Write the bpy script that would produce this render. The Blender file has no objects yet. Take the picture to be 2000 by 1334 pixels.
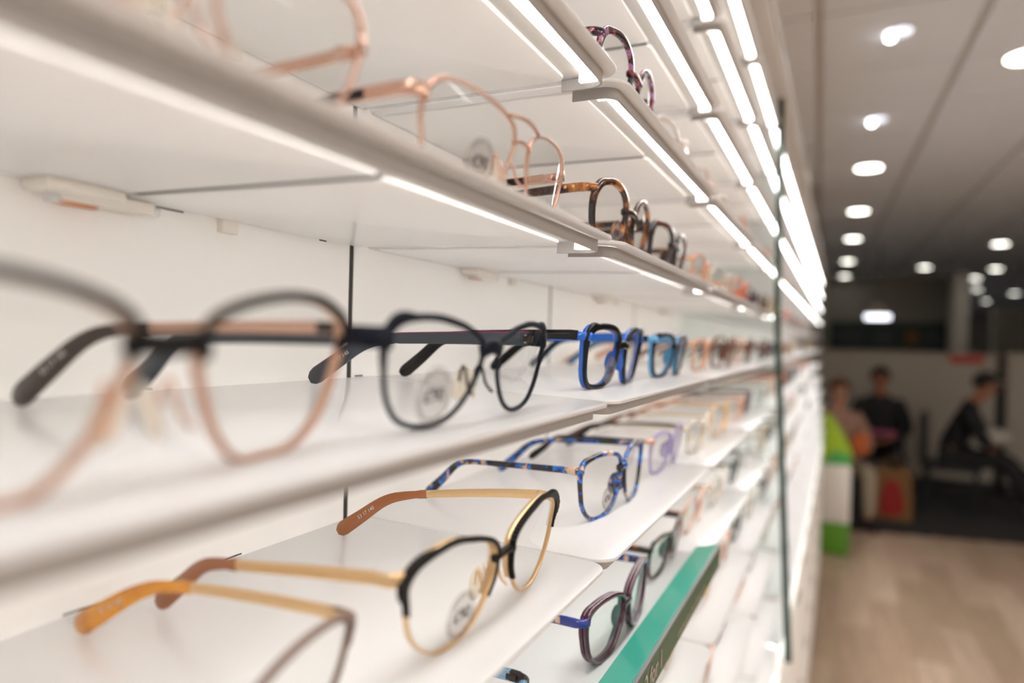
import bpy, bmesh, math, random
from mathutils import Vector, Matrix, noise
random.seed(7)
sc = bpy.context.scene
COL = sc.collection
CH = 1.45                                   # camera height above the floor

# ------------------------------------------------------------------ camera, world, exposure
cd = bpy.data.cameras.new('camera'); cam = bpy.data.objects.new('camera', cd); COL.objects.link(cam)
R_ = Vector((.8993106, .43653702, .02599766)); U_ = Vector((-.02614544, -.00567073, .99964207)); F_ = Vector((-.4365282, .89966842, -.00631371))
cam.matrix_world = Matrix(((R_.x, U_.x, -F_.x, 0), (R_.y, U_.y, -F_.y, 0), (R_.z, U_.z, -F_.z, CH), (0, 0, 0, 1)))
cd.sensor_width = 36; cd.lens = 23.807; cd.clip_start = .01; cd.clip_end = 100
cd.dof.use_dof = True; cd.dof.focus_distance = .385; cd.dof.aperture_fstop = 3.2
sc.camera = cam
sc.view_settings.view_transform = 'Standard'; sc.view_settings.look = 'None'
sc.view_settings.gamma = 1; sc.view_settings.use_curve_mapping = False
sc.view_settings.exposure = 0.68
sc.cycles.transparent_max_bounces = 48; sc.cycles.max_bounces = 14; sc.cycles.diffuse_bounces = 12; sc.cycles.transparent_max_bounces = 48; sc.cycles.use_denoising = True
sc.cycles.sample_clamp_indirect = 6
w = bpy.data.worlds.new('world'); sc.world = w; w.use_nodes = True
w.node_tree.nodes['Background'].inputs[0].default_value = (1, .93, .86, 1)
w.node_tree.nodes['Background'].inputs[1].default_value = .10
LED_POWER = 7.0; FILL_PANEL_POWER = 8; SPOT_POWER = 7.0

# ------------------------------------------------------------------ materials
MATS = {}
def mat(name, base=(.8, .8, .8), rough=.5, metal=0, coat=0, trans=0, ior=1.45, emit=None, es=0, bump=0, bscale=80, var=0, vscale=6, spec=.5):
    m = bpy.data.materials.new(name); m.use_nodes = True; MATS[name] = m
    nt = m.node_tree; b = nt.nodes['Principled BSDF']
    b.inputs['Base Color'].default_value = (*base, 1); b.inputs['Roughness'].default_value = rough
    b.inputs['Metallic'].default_value = metal; b.inputs['Coat Weight'].default_value = coat
    b.inputs['Coat Roughness'].default_value = .06
    b.inputs['Transmission Weight'].default_value = trans; b.inputs['IOR'].default_value = ior
    if emit: b.inputs['Emission Color'].default_value = (*emit, 1); b.inputs['Emission Strength'].default_value = es
    b.inputs['Specular IOR Level'].default_value = spec
    tc = nt.nodes.new('ShaderNodeTexCoord')
    if bump or var:
        n = nt.nodes.new('ShaderNodeTexNoise'); n.inputs['Scale'].default_value = bscale if bump else vscale
        nt.links.new(tc.outputs['Object'], n.inputs['Vector'])
    if bump:
        bp = nt.nodes.new('ShaderNodeBump'); bp.inputs['Strength'].default_value = bump; bp.inputs['Distance'].default_value = .0005
        nt.links.new(n.outputs['Fac'], bp.inputs['Height']); nt.links.new(bp.outputs['Normal'], b.inputs['Normal'])
    if var:
        n2 = nt.nodes.new('ShaderNodeTexNoise'); n2.inputs['Scale'].default_value = vscale; n2.inputs['Detail'].default_value = 4
        nt.links.new(tc.outputs['Object'], n2.inputs['Vector'])
        cr = nt.nodes.new('ShaderNodeValToRGB'); cr.color_ramp.elements[0].position = .3; cr.color_ramp.elements[1].position = .7
        cr.color_ramp.elements[0].color = (*[c * (1 - var) for c in base], 1); cr.color_ramp.elements[1].color = (*[min(1, c * (1 + var)) for c in base], 1)
        nt.links.new(n2.outputs['Fac'], cr.inputs['Fac']); nt.links.new(cr.outputs['Color'], b.inputs['Base Color'])
    return m
def mottled(name, stops, scale=120, rough=.18, stretch=(1, 1, 1), trans=0, distort=.6):
    m = mat(name, rough=rough, coat=.6); nt = m.node_tree; b = nt.nodes['Principled BSDF']
    b.inputs['Subsurface Weight'].default_value = 0
    tc = nt.nodes.new('ShaderNodeTexCoord'); mp = nt.nodes.new('ShaderNodeMapping'); mp.inputs['Scale'].default_value = stretch
    n = nt.nodes.new('ShaderNodeTexNoise'); n.inputs['Scale'].default_value = scale; n.inputs['Detail'].default_value = 3; n.inputs['Distortion'].default_value = distort
    cr = nt.nodes.new('ShaderNodeValToRGB'); cr.color_ramp.interpolation = 'EASE'
    e = cr.color_ramp.elements
    for i, (p, c) in enumerate(stops):
        q = e[i] if i < 2 else e.new(p)
        q.position = p; q.color = (*c, 1)
    nt.links.new(tc.outputs['Object'], mp.inputs['Vector']); nt.links.new(mp.outputs['Vector'], n.inputs['Vector'])
    nt.links.new(n.outputs['Fac'], cr.inputs['Fac']); nt.links.new(cr.outputs['Color'], b.inputs['Base Color'])
    b.inputs['Transmission Weight'].default_value = trans
    return m
def glassy(name, tint=(1, 1, 1), refl=.9, ior=1.5, rough=.02, fac_add=0, body=None):
    m = bpy.data.materials.new(name); m.use_nodes = True; MATS[name] = m; nt = m.node_tree
    nt.nodes.remove(nt.nodes['Principled BSDF']); out = nt.nodes['Material Output']
    tr = nt.nodes.new('ShaderNodeBsdfTransparent'); tr.inputs[0].default_value = (*tint, 1)
    gl = nt.nodes.new('ShaderNodeBsdfGlossy'); gl.inputs['Roughness'].default_value = rough; gl.inputs[0].default_value = (refl, refl, refl, 1)
    fr = nt.nodes.new('ShaderNodeFresnel'); fr.inputs['IOR'].default_value = ior
    mx = nt.nodes.new('ShaderNodeMixShader')
    ge = nt.nodes.new('ShaderNodeNewGeometry'); mu = nt.nodes.new('ShaderNodeMath'); mu.operation = 'MULTIPLY'; su = nt.nodes.new('ShaderNodeMath'); su.operation = 'SUBTRACT'; su.inputs[0].default_value = 1
    nt.links.new(ge.outputs['Backfacing'], su.inputs[1]); nt.links.new(fr.outputs[0], mu.inputs[0]); nt.links.new(su.outputs[0], mu.inputs[1])
    nt.links.new(mu.outputs[0], mx.inputs[0]); nt.links.new(tr.outputs[0], mx.inputs[1]); nt.links.new(gl.outputs[0], mx.inputs[2])
    last = mx
    if body:
        df = nt.nodes.new('ShaderNodeBsdfDiffuse'); df.inputs[0].default_value = (*body[0], 1)
        m2 = nt.nodes.new('ShaderNodeMixShader'); m2.inputs[0].default_value = body[1]
        nt.links.new(mx.outputs[0], m2.inputs[1]); nt.links.new(df.outputs[0], m2.inputs[2]); last = m2
    nt.links.new(last.outputs[0], out.inputs['Surface'])
    return m
mat('shelf_white', (.81, .815, .825), .24, coat=.08, spec=.4)
mat('shelf_white_dimmed', (.74, .74, .745), .5, spec=.2)  # same shelf white, darkened and roughened to cut glare on lower and far tiers
mat('shelf_under', (.90, .89, .875), .28)
mat('lip_paint', (.36, .34, .325), .45); mat('plate_shade_grey', (.58, .56, .53), .7)
mat('panel_white', (.93, .92, .895), .5, bump=.1, bscale=300)
mat('slot_dark', (.035, .033, .028), .6)
mat('seam_dark', (.014, .017, .016), .6)
mat('plastic_white', (.80, .76, .69), .35)
mat('copper', (.62, .24, .10), .3, metal=.6)
mat('led', (1, 1, 1), .5, emit=(1, .98, .945), es=LED_POWER)
mat('led_cap', (.95, .95, .92), .4, emit=(1, .95, .88), es=1.6)
glassy('screw_clear', (.93, .95, .97), 1, 1.5, .05, body=((.8, .83, .85), .25))
glassy('lens', (.985, .985, .98), .8, 1.27, .01)
glassy('lens_green', (.97, .985, .975), .9, 1.5, .02)
glassy('nose_pad', (.97, .95, .91), .9, 1.45, .12, body=((.86, .80, .70), .45))
glassy('sticker', (.90, .885, .88), .5, 1.1, .4, body=((.50, .47, .46), .28))
mat('sticker_ink', (.05, .04, .045), .6)
mat('print_white', (.72, .72, .70), .6)
mat('navy_metal', (.005, .008, .018), .42, spec=.22)
mat('black_metal', (.007, .007, .007), .40, spec=.25)
mat('gunmetal', (.05, .045, .045), .28, metal=.8)
mat('magenta', (.30, .02, .09), .4)
mat('grey_temple', (.045, .055, .07), .35)
mat('brown_dark', (.035, .022, .018), .3, coat=.4)
mat('gold', (.76, .53, .29), .30, metal=.85)
mat('rose_gold', (.66, .42, .32), .25, metal=.85)
mat('rose_soft', (.62, .38, .27), .35, metal=.5)
mat('champagne', (.70, .62, .50), .25, metal=.7)
mat('taupe_metal', (.24, .165, .125), .35, metal=.4)
mat('silver', (.62, .62, .62), .22, metal=.9)
mat('black_gloss', (.006, .006, .007), .15, spec=.35)
mat('blue_gloss', (.006, .12, .60), .15, coat=.5)
mat('sky_blue', (.07, .33, .62), .2, coat=.5)
mat('steel_blue', (.05, .16, .28), .2, coat=.4)
mat('caramel', (.33, .115, .035), .25, coat=.4)
mat('mauve_brown', (.15, .085, .065), .3, coat=.4)
mat('purple', (.06, .008, .028), .15, coat=.6)
mat('royal', (.015, .035, .26), .15, coat=.6)
mat('teal_inner', (.02, .25, .17), .3)
mat('peach', (.72, .38, .24), .3, metal=.3)
mat('coral', (.70, .22, .12), .3, metal=.2)
mat('brown_frame', (.16, .055, .025), .25, coat=.4)
mat('slate_green', (.06, .09, .08), .3, coat=.3)
glassy('clear_frame', (.94, .90, .88), .9, 1.5, .08, body=((.80, .76, .72), .35))
glassy('lavender_clear', (.86, .82, .93), .9, 1.5, .08, body=((.40, .34, .58), .5))
mottled('tortoise', [(.38, (.012, .006, .004)), (.50, (.07, .018, .006)), (.58, (.36, .12, .02)), (.70, (.55, .24, .05))], 90)
mottled('tortoise_dark', [(.42, (.008, .004, .004)), (.56, (.05, .010, .006)), (.66, (.30, .06, .02))], 80)
mottled('tortoise_pink', [(.40, (.010, .006, .010)), (.50, (.05, .012, .03)), (.56, (.40, .10, .10)), (.64, (.42, .25, .60)), (.72, (.02, .01, .02))], 110)
mottled('blue_mottle', [(.47, (.008, .008, .010)), (.52, (.008, .07, .42)), (.56, (.02, .22, .72)), (.59, (.010, .010, .014)), (.64, (.60, .40, .30))], 95)
mottled('amber', [(.33, (.06, .018, .006)), (.42, (.50, .17, .012)), (.60, (.72, .30, .015)), (.75, (.20, .05, .01))], 38)
mottled('blue_marble', [(.35, (.10, .20, .32)), (.5, (.25, .40, .52)), (.65, (.07, .18, .34))], 70, stretch=(.3, 1, 3))
mat('sign_green', (.035, .42, .32), .35, coat=.3)
mat('sign_green_face', (.030, .115, .060), .4, coat=.2)
mat('sign_text', (.50, .44, .38), .5)
mat('sign_edge', (.10, .11, .11), .3)
glassy('edge_glass', (.70, .80, .76), .8, 1.5, .05, body=((.05, .085, .07), .85))
glassy('pane_glass', (.93, .96, .95), .9, 1.5, .02)
mat('ceiling_tile', (.81, .85, .92), .9, bump=.3, bscale=150)
mat('ceiling_bar', (.55, .53, .51), .6)
mat('wall_paint', (.72, .68, .63), .8)
mat('wall_grey', (.32, .30, .27), .8)
mat('carpet', (.030, .028, .027), .95, bump=.6, bscale=300, var=.2, vscale=30)
mat('pillar_white', (.70, .67, .62), .7)
mat('downlight_ring', (.75, .73, .70), .4)
mat('downlight', (1, 1, 1), .5, emit=(1, .97, .86), es=SPOT_POWER)
mat('spot_bulb', (1, 1, 1), .5, emit=(.93, .95, 1), es=9)
mat('spot_glow', (.9, .9, .95), .3, emit=(.75, .79, .95), es=1.2)  # own emission stands in for bulb light caught by the reflector
mat('pendant_light', (1, 1, 1), .5, emit=(.9, .93, 1), es=2.2)
mat('pendant_shade', (.35, .30, .24), .5)
mat('fill_panel_light', (1, 1, 1), .5, emit=(1, .975, .95), es=FILL_PANEL_POWER)
mat('skin', (.30, .13, .075), .55); mat('skin_light', (.42, .22, .15), .55)
mat('black_cloth', (.008, .008, .010), .8); mat('dark_cloth', (.016, .017, .022), .85)
mat('beige_cloth', (.30, .18, .13), .85); mat('tan_cloth', (.30, .25, .18), .85); mat('jean', (.03, .035, .05), .9)
mat('hair_black', (.008, .007, .006), .6); mat('hair_brown', (.10, .035, .015), .6)
mat('pink', (.32, .07, .14), .6); mat('orange', (.45, .10, .02), .6); mat('paper_white', (.40, .37, .33), .7)
mat('kraft', (.20, .10, .035), .8); mat('red_print', (.28, .010, .008), .7)
mat('lime', (.30, .45, .02), .6); mat('leaf_green', (.06, .34, .08), .6); mat('base_green', (.10, .28, .02), .6)
mat('banner_dark', (.012, .035, .028), .5); mat('banner_grey', (.05, .06, .06), .5); mat('red_sign', (.40, .04, .03), .5)
mat('counter_white', (.36, .33, .28), .6); mat('counter_dark', (.02, .02, .022), .6)
def wood(i, c):
    m = mat('oak_%d' % i, c, .42, coat=.1); nt = m.node_tree; b = nt.nodes['Principled BSDF']
    tc = nt.nodes.new('ShaderNodeTexCoord'); mp = nt.nodes.new('ShaderNodeMapping'); mp.inputs['Scale'].default_value = (14, 1.2, 8)
    n = nt.nodes.new('ShaderNodeTexNoise'); n.inputs['Scale'].default_value = 3; n.inputs['Detail'].default_value = 5; n.inputs['Distortion'].default_value = 1.2
    cr = nt.nodes.new('ShaderNodeValToRGB'); cr.color_ramp.elements[0].position = .35; cr.color_ramp.elements[1].position = .68
    cr.color_ramp.elements[0].color = (*[k * .82 for k in c], 1); cr.color_ramp.elements[1].color = (*[k * 1.12 for k in c], 1)
    nt.links.new(tc.outputs['Object'], mp.inputs['Vector']); nt.links.new(mp.outputs['Vector'], n.inputs['Vector'])
    nt.links.new(n.outputs['Fac'], cr.inputs['Fac']); nt.links.new(cr.outputs['Color'], b.inputs['Base Color'])
    return m
OAK = [wood(0, (.58, .44, .325)), wood(1, (.52, .385, .275)), wood(2, (.64, .50, .375)), wood(3, (.48, .355, .25))]

# ------------------------------------------------------------------ object helpers
def link(o, parent=None, label=None, cat=None, group=None, kind=None):
    COL.objects.link(o)
    if parent: o.parent = parent
    if label: o['label'] = label
    if cat: o['category'] = cat
    if group: o['group'] = group
    if kind: o['kind'] = kind
    return o
def thing(name, label, cat, loc=(0, 0, 0), rz=0, group=None):
    o = bpy.data.objects.new(name, None); o.empty_display_size = .02
    o.location = loc; o.rotation_euler = (0, 0, rz)
    return link(o, None, label, cat, group)
def mesh(name, V, F, m, smooth=None):
    me = bpy.data.meshes.new(name); me.from_pydata([tuple(v) for v in V], [], F); me.update()
    if m: me.materials.append(MATS[m] if isinstance(m, str) else m)
    bm = bmesh.new(); bm.from_mesh(me); bmesh.ops.recalc_face_normals(bm, faces=bm.faces); bm.to_mesh(me); bm.free()
    if smooth is not None:
        me.polygons.foreach_set('use_smooth', [True] * len(me.polygons))
        me.set_sharp_from_angle(angle=math.radians(smooth))
    return me
def ob(name, me, parent=None, **k):
    return link(bpy.data.objects.new(name, me), parent, **k)
def box(V, F, x0, x1, y0, y1, z0, z1):
    n = len(V)
    V += [(x0, y0, z0), (x1, y0, z0), (x1, y1, z0), (x0, y1, z0), (x0, y0, z1), (x1, y0, z1), (x1, y1, z1), (x0, y1, z1)]
    F += [tuple(n + i for i in f) for f in ((0, 3, 2, 1), (4, 5, 6, 7), (0, 1, 5, 4), (1, 2, 6, 5), (2, 3, 7, 6), (3, 0, 4, 7))]
def boxmesh(name, m, *boxes):
    V, F = [], []
    for b in boxes: box(V, F, *b)
    return mesh(name, V, F, m)
def bevbox(name, m, x0, x1, y0, y1, z0, z1, bv=.002, seg=2):
    me = boxmesh(name, m, (x0, x1, y0, y1, z0, z1)); bm = bmesh.new(); bm.from_mesh(me)
    bmesh.ops.bevel(bm, geom=list(bm.edges), offset=bv, segments=seg, profile=.5, affect='EDGES'); bm.to_mesh(me); bm.free()
    me.polygons.foreach_set('use_smooth', [True] * len(me.polygons)); me.set_sharp_from_angle(angle=math.radians(50)); return me
def prism(name, m, outline, z0, z1, bev=0, smooth=40):
    """outline: (x,y) loop, extruded in z, with rounded rims when bev>0"""
    V, F = [], []; n = len(outline); cx = sum(p[0] for p in outline) / n; cy = sum(p[1] for p in outline) / n
    def off(d):
        r = []
        for i, (x, y) in enumerate(outline):
            a = Vector(outline[i - 1]); b = Vector(outline[(i + 1) % n]); t = (b - a).normalized(); r.append((x + t.y * -d, y + t.x * d))
        return r
    area = sum(outline[i][0] * outline[(i + 1) % n][1] - outline[(i + 1) % n][0] * outline[i][1] for i in range(n)) / 2
    s = 1 if area > 0 else -1
    rings = [(bev, z0), (bev * .3, z0 + bev * .3), (0, z0 + bev), (0, z1 - bev), (bev * .3, z1 - bev * .3), (bev, z1)] if bev else [(0, z0), (0, z1)]
    for d, z in rings: V += [(x, y, z) for x, y in off(d * s)]
    for k in range(len(rings) - 1):
        for i in range(n):
            j = (i + 1) % n; F.append((k * n + i, k * n + j, (k + 1) * n + j, (k + 1) * n + i))
    F.append(tuple(range(n))[::-1]); F.append(tuple((len(rings) - 1) * n + i for i in range(n)))
    return mesh(name, V, F, m, smooth)
def arc(cx, cy, r, a0, a1, n): return [(cx + r * math.cos(math.radians(a0 + (a1 - a0) * i / n)), cy + r * math.sin(math.radians(a0 + (a1 - a0) * i / n))) for i in range(n + 1)]
def cyl(V, F, c, r, h, n=16, ax=2, r2=None):
    b = len(V); r2 = r if r2 is None else r2
    for k, rr in ((0, r), (1, r2)):
        for i in range(n):
            a = 2 * math.pi * i / n; p = [rr * math.cos(a), rr * math.sin(a), h * k]
            p = p if ax == 2 else ([p[2], p[0], p[1]] if ax == 0 else [p[1], p[2], p[0]])
            V.append((c[0] + p[0], c[1] + p[1], c[2] + p[2]))
    for i in range(n): j = (i + 1) % n; F.append((b + i, b + j, b + n + j, b + n + i))
    F.append(tuple(b + i for i in range(n))[::-1]); F.append(tuple(b + n + i for i in range(n)))
def cylmesh(name, m, c, r, h, n=16, ax=2, r2=None):
    V, F = [], []; cyl(V, F, c, r, h, n, ax, r2); return mesh(name, V, F, m, 40)
def ellipsoid(name, m, c, r, n=14, k=9, rot=None):
    V, F = [], []
    for i in range(k + 1):
        t = math.pi * i / k
        for j in range(n):
            a = 2 * math.pi * j / n; p = Vector((r[0] * math.sin(t) * math.cos(a), r[1] * math.sin(t) * math.sin(a), r[2] * math.cos(t)))
            if rot: p = rot @ p
            V.append((c[0] + p.x, c[1] + p.y, c[2] + p.z))
    for i in range(k):
        for j in range(n): F.append((i * n + j, i * n + (j + 1) % n, (i + 1) * n + (j + 1) % n, (i + 1) * n + j))
    me = mesh(name, V, F, m, 80)
    bm = bmesh.new(); bm.from_mesh(me); bmesh.ops.remove_doubles(bm, verts=bm.verts, dist=1e-6); bm.to_mesh(me); bm.free(); return me
def catmull(P, n, closed=True):
    out = []; N = len(P); segs = N if closed else N - 1
    P = [Vector(p) for p in P]
    L = [(P[(i + 1) % N] - P[i]).length for i in range(segs)]; T = sum(L)
    g = (lambda i: P[i % N]) if closed else (lambda i: P[max(0, min(N - 1, i))])
    cnt = n if closed else n - 1
    for k in range(n):
        s = T * k / cnt; i = 0
        while i < segs - 1 and s > L[i]: s -= L[i]; i += 1
        t = min(1, s / L[i]); a, b, c, d = g(i - 1), g(i), g(i + 1), g(i + 2)
        out.append(.5 * ((2 * b) + (c - a) * t + (2 * a - 5 * b + 4 * c - d) * t * t + (3 * b - a - 3 * c + d) * t ** 3))
    return out
def sweep3(name, m, path, H, T, up=Vector((0, 0, 1)), smooth=50, cap=True):
    """path: 3D points, H: height along up-ish, T: thickness sideways; chamfered section"""
    V, F = [], []; n = len(path)
    for i in range(n):
        p = Vector(path[i]); t = (Vector(path[min(i + 1, n - 1)]) - Vector(path[max(i - 1, 0)])).normalized()
        side = t.cross(up).normalized(); u = side.cross(t).normalized()
        h = (H[i] if isinstance(H, (list, tuple)) else H) / 2; th = (T[i] if isinstance(T, (list, tuple)) else T) / 2; c = min(h, th) * .45
        for a, b in ((-th + c, -h), (th - c, -h), (th, -h + c), (th, h - c), (th - c, h), (-th + c, h), (-th, h - c), (-th, -h + c)):
            q = p + side * a + u * b; V.append(tuple(q))
    for i in range(n - 1):
        for k in range(8): j = (k + 1) % 8; F.append((i * 8 + k, i * 8 + j, (i + 1) * 8 + j, (i + 1) * 8 + k))
    F.append(tuple(range(8))[::-1]); F.append(tuple((n - 1) * 8 + k for k in range(8)))
    return mesh(name, V, F, m, smooth)
FONT = {}
def text_mesh(name, s, size, m, arc_r=None, a_mid=90, spread=None, inv=False, weight=0):
    """flat text as mesh in local xy; centred"""
    key = (s, size, arc_r, a_mid, spread, m, inv)
    if key in FONT: return FONT[key]
    def one(t, sz):
        cu = bpy.data.curves.new('t', 'FONT'); cu.body = t; cu.size = sz; cu.align_x = 'CENTER'; cu.align_y = 'CENTER'; cu.resolution_u = 2
        cu.offset = weight * sz
        o = bpy.data.objects.new('t', cu); COL.objects.link(o); dg = bpy.context.evaluated_depsgraph_get()
        me = bpy.data.meshes.new_from_object(o.evaluated_get(dg)); bpy.data.objects.remove(o); bpy.data.curves.remove(cu); return me
    if arc_r is None:
        me = one(s, size)
    else:
        V, F = [], []; n = len(s)
        for i, ch in enumerate(s):
            if ch == ' ': continue
            a = math.radians(a_mid + (spread / 2 - spread * i / (n - 1)) * (-1 if inv else 1)); mm = one(ch, size); b = len(V)
            rot = a - math.pi / 2 if not inv else a + math.pi / 2
            for v in mm.vertices:
                x, y = v.co.x, v.co.y; V.append((arc_r * math.cos(a) + x * math.cos(rot) - y * math.sin(rot), arc_r * math.sin(a) + x * math.sin(rot) + y * math.cos(rot), 0))
            F += [tuple(b + i for i in p.vertices) for p in mm.polygons]; bpy.data.meshes.remove(mm)
        me = bpy.data.meshes.new(name); me.from_pydata(V, [], F)
    me.name = name; me.materials.clear(); me.materials.append(MATS[m]); FONT[key] = me
    return me

# ------------------------------------------------------------------ setting: room shell
ORD = ['first', 'second', 'third', 'fourth', 'fifth', 'sixth', 'seventh', 'eighth', 'ninth', 'tenth', 'eleventh', 'twelfth']
L = .284; YP = .3462; W = .33165; BAYS = 15
XW = -L - .012
V, F = [], []
ob('wall_left', boxmesh('wall_left', 'slot_dark', (XW - .12, XW, -2.2, 14.0, 0, 2.7)), kind='structure')
WL = bpy.data.objects['wall_left']
pm = boxmesh('back_panel', 'panel_white', (0, .012, .0022, W - .0022, 0, 1.85))
sm_ = boxmesh('joint_shade', 'slot_dark', (0, .0115, -.0022, .0022, 0, 1.85))  # dark filler, shade of the open panel joint put into its colour
for k in range(-3, BAYS - 1):
    o = ob('joint_shade', sm_, WL); o.location = (XW, YP + k * W, .07)
    o = ob('back_panel', pm, WL); o.location = (XW, YP + k * W, .07)
upm = boxmesh('upper_panel', 'wall_paint', (XW, XW + .010, -2.2, 14.0, 1.93, 2.7)); ob('upper_panel', upm, WL)
ob('plain_panel', boxmesh('plain_panel', 'wall_paint', (XW, XW + .011, YP + (BAYS - 1) * W + .01, 14.0, 0, 1.93)), WL)
# thin dark strips on the back panels standing in for shaded mounting slots
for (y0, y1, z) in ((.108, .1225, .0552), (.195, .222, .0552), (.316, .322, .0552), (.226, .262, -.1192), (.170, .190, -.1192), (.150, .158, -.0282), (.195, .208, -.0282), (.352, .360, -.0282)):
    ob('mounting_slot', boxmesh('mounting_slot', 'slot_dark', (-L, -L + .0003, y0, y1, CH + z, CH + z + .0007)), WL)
# floors
ob('floor', boxmesh('floor', 'wall_grey', (XW - .12, 6.5, -2.3, 28, -.12, -.012)), kind='structure'); FL = bpy.data.objects['floor']
pl = [boxmesh('plank', OAK[i], (0, .158, 0, 1.196, -.012, 0)) for i in range(4)]
def fl_edge(x): return 5.98 + .22 * (x - .07)
for i in range(16):
    x = XW + i * .16; y = -1.6 + (i * .47) % 1.2 - .2
    while y < 6.2:
        y1 = min(y + 1.2, fl_edge(x)); 
        if y1 - y > .05:
            if y1 == y + 1.2: o = ob('plank', random.choice(pl), FL)
            else: o = ob('plank', boxmesh('plank', random.choice(OAK), (0, .158, 0, y1 - y - .004, -.012, 0)), FL)
            o.location = (x, y, random.uniform(-.0004, 0))
        y += 1.2
ob('wood_floor_field', boxmesh('wood_floor_field', OAK[1], (XW + 16 * .16, 6.5, -2.3, 5.9, -.012, -.001)), FL)
V = [(XW, fl_edge(XW), 0), (6.5, fl_edge(6.5), 0), (6.5, 28, 0), (XW, 28, 0)]; V += [(a, b, -.012) for a, b, c in V]
ob('carpet', mesh('carpet', V, [(0, 1, 2, 3), (7, 6, 5, 4), (0, 4, 5, 1), (1, 5, 6, 2), (2, 6, 7, 3), (3, 7, 4, 0)], 'carpet'), FL)
# ceiling with 0.6 m tiles in a visible bar grid, turned slightly against the wall
ob('ceiling', boxmesh('ceiling', 'ceiling_bar', (XW - .12, 6.5, -2.3, 28, 2.712, 2.8)), kind='structure'); CE = bpy.data.objects['ceiling']
tm = boxmesh('ceiling_tile', 'ceiling_tile', (.0, .530, .0, .575, 0, .012)); rzc = math.radians(1.45)
cr_, sr_ = math.cos(rzc), math.sin(rzc)
def ceil_xy(u, v): return (u * cr_ - v * sr_ + 0, u * sr_ + v * cr_)
nt_ = 0
big = []
for i in range(-1, 11):
    for j in range(-4, 46):
        u = -.035 + i * .562 + .016; v = .42 + j * .60 + .012
        x, y = ceil_xy(u, v)
        if x > 6.0 or x < -.72 or y > 27: continue
        if i <= 3 and 3 <= j <= 26:
            o = ob('ceiling_tile', tm, CE); o.location = (x, y, 2.70); o.rotation_euler = (0, 0, rzc); nt_ += 1
        else: big.append((x, y))
V, F = [], []
for x, y in big:
    box(V, F, x, x + .53, y, y + .575, 2.70, 2.712)
o = ob('outer_ceiling_tiles', mesh('outer_ceiling_tiles', V, F, 'ceiling_tile'), CE); o['kind'] = 'stuff'
# walls around
ob('wall_right', boxmesh('wall_right', 'wall_paint', (6.5, 6.62, -2.3, 28, 0, 2.712)), kind='structure')
ob('wall_back', boxmesh('wall_back', 'wall_paint', (XW, 6.5, -2.42, -2.3, 0, 2.712)), kind='structure')
ob('wall_far', boxmesh('wall_far', 'wall_grey', (XW, 1.80, 14.0, 14.15, 0, 2.712)), kind='structure')
ob('wall_end', boxmesh('wall_end', 'wall_grey', (1.80, 6.5, 27.6, 27.8, 0, 2.712)), kind='structure')

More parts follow.
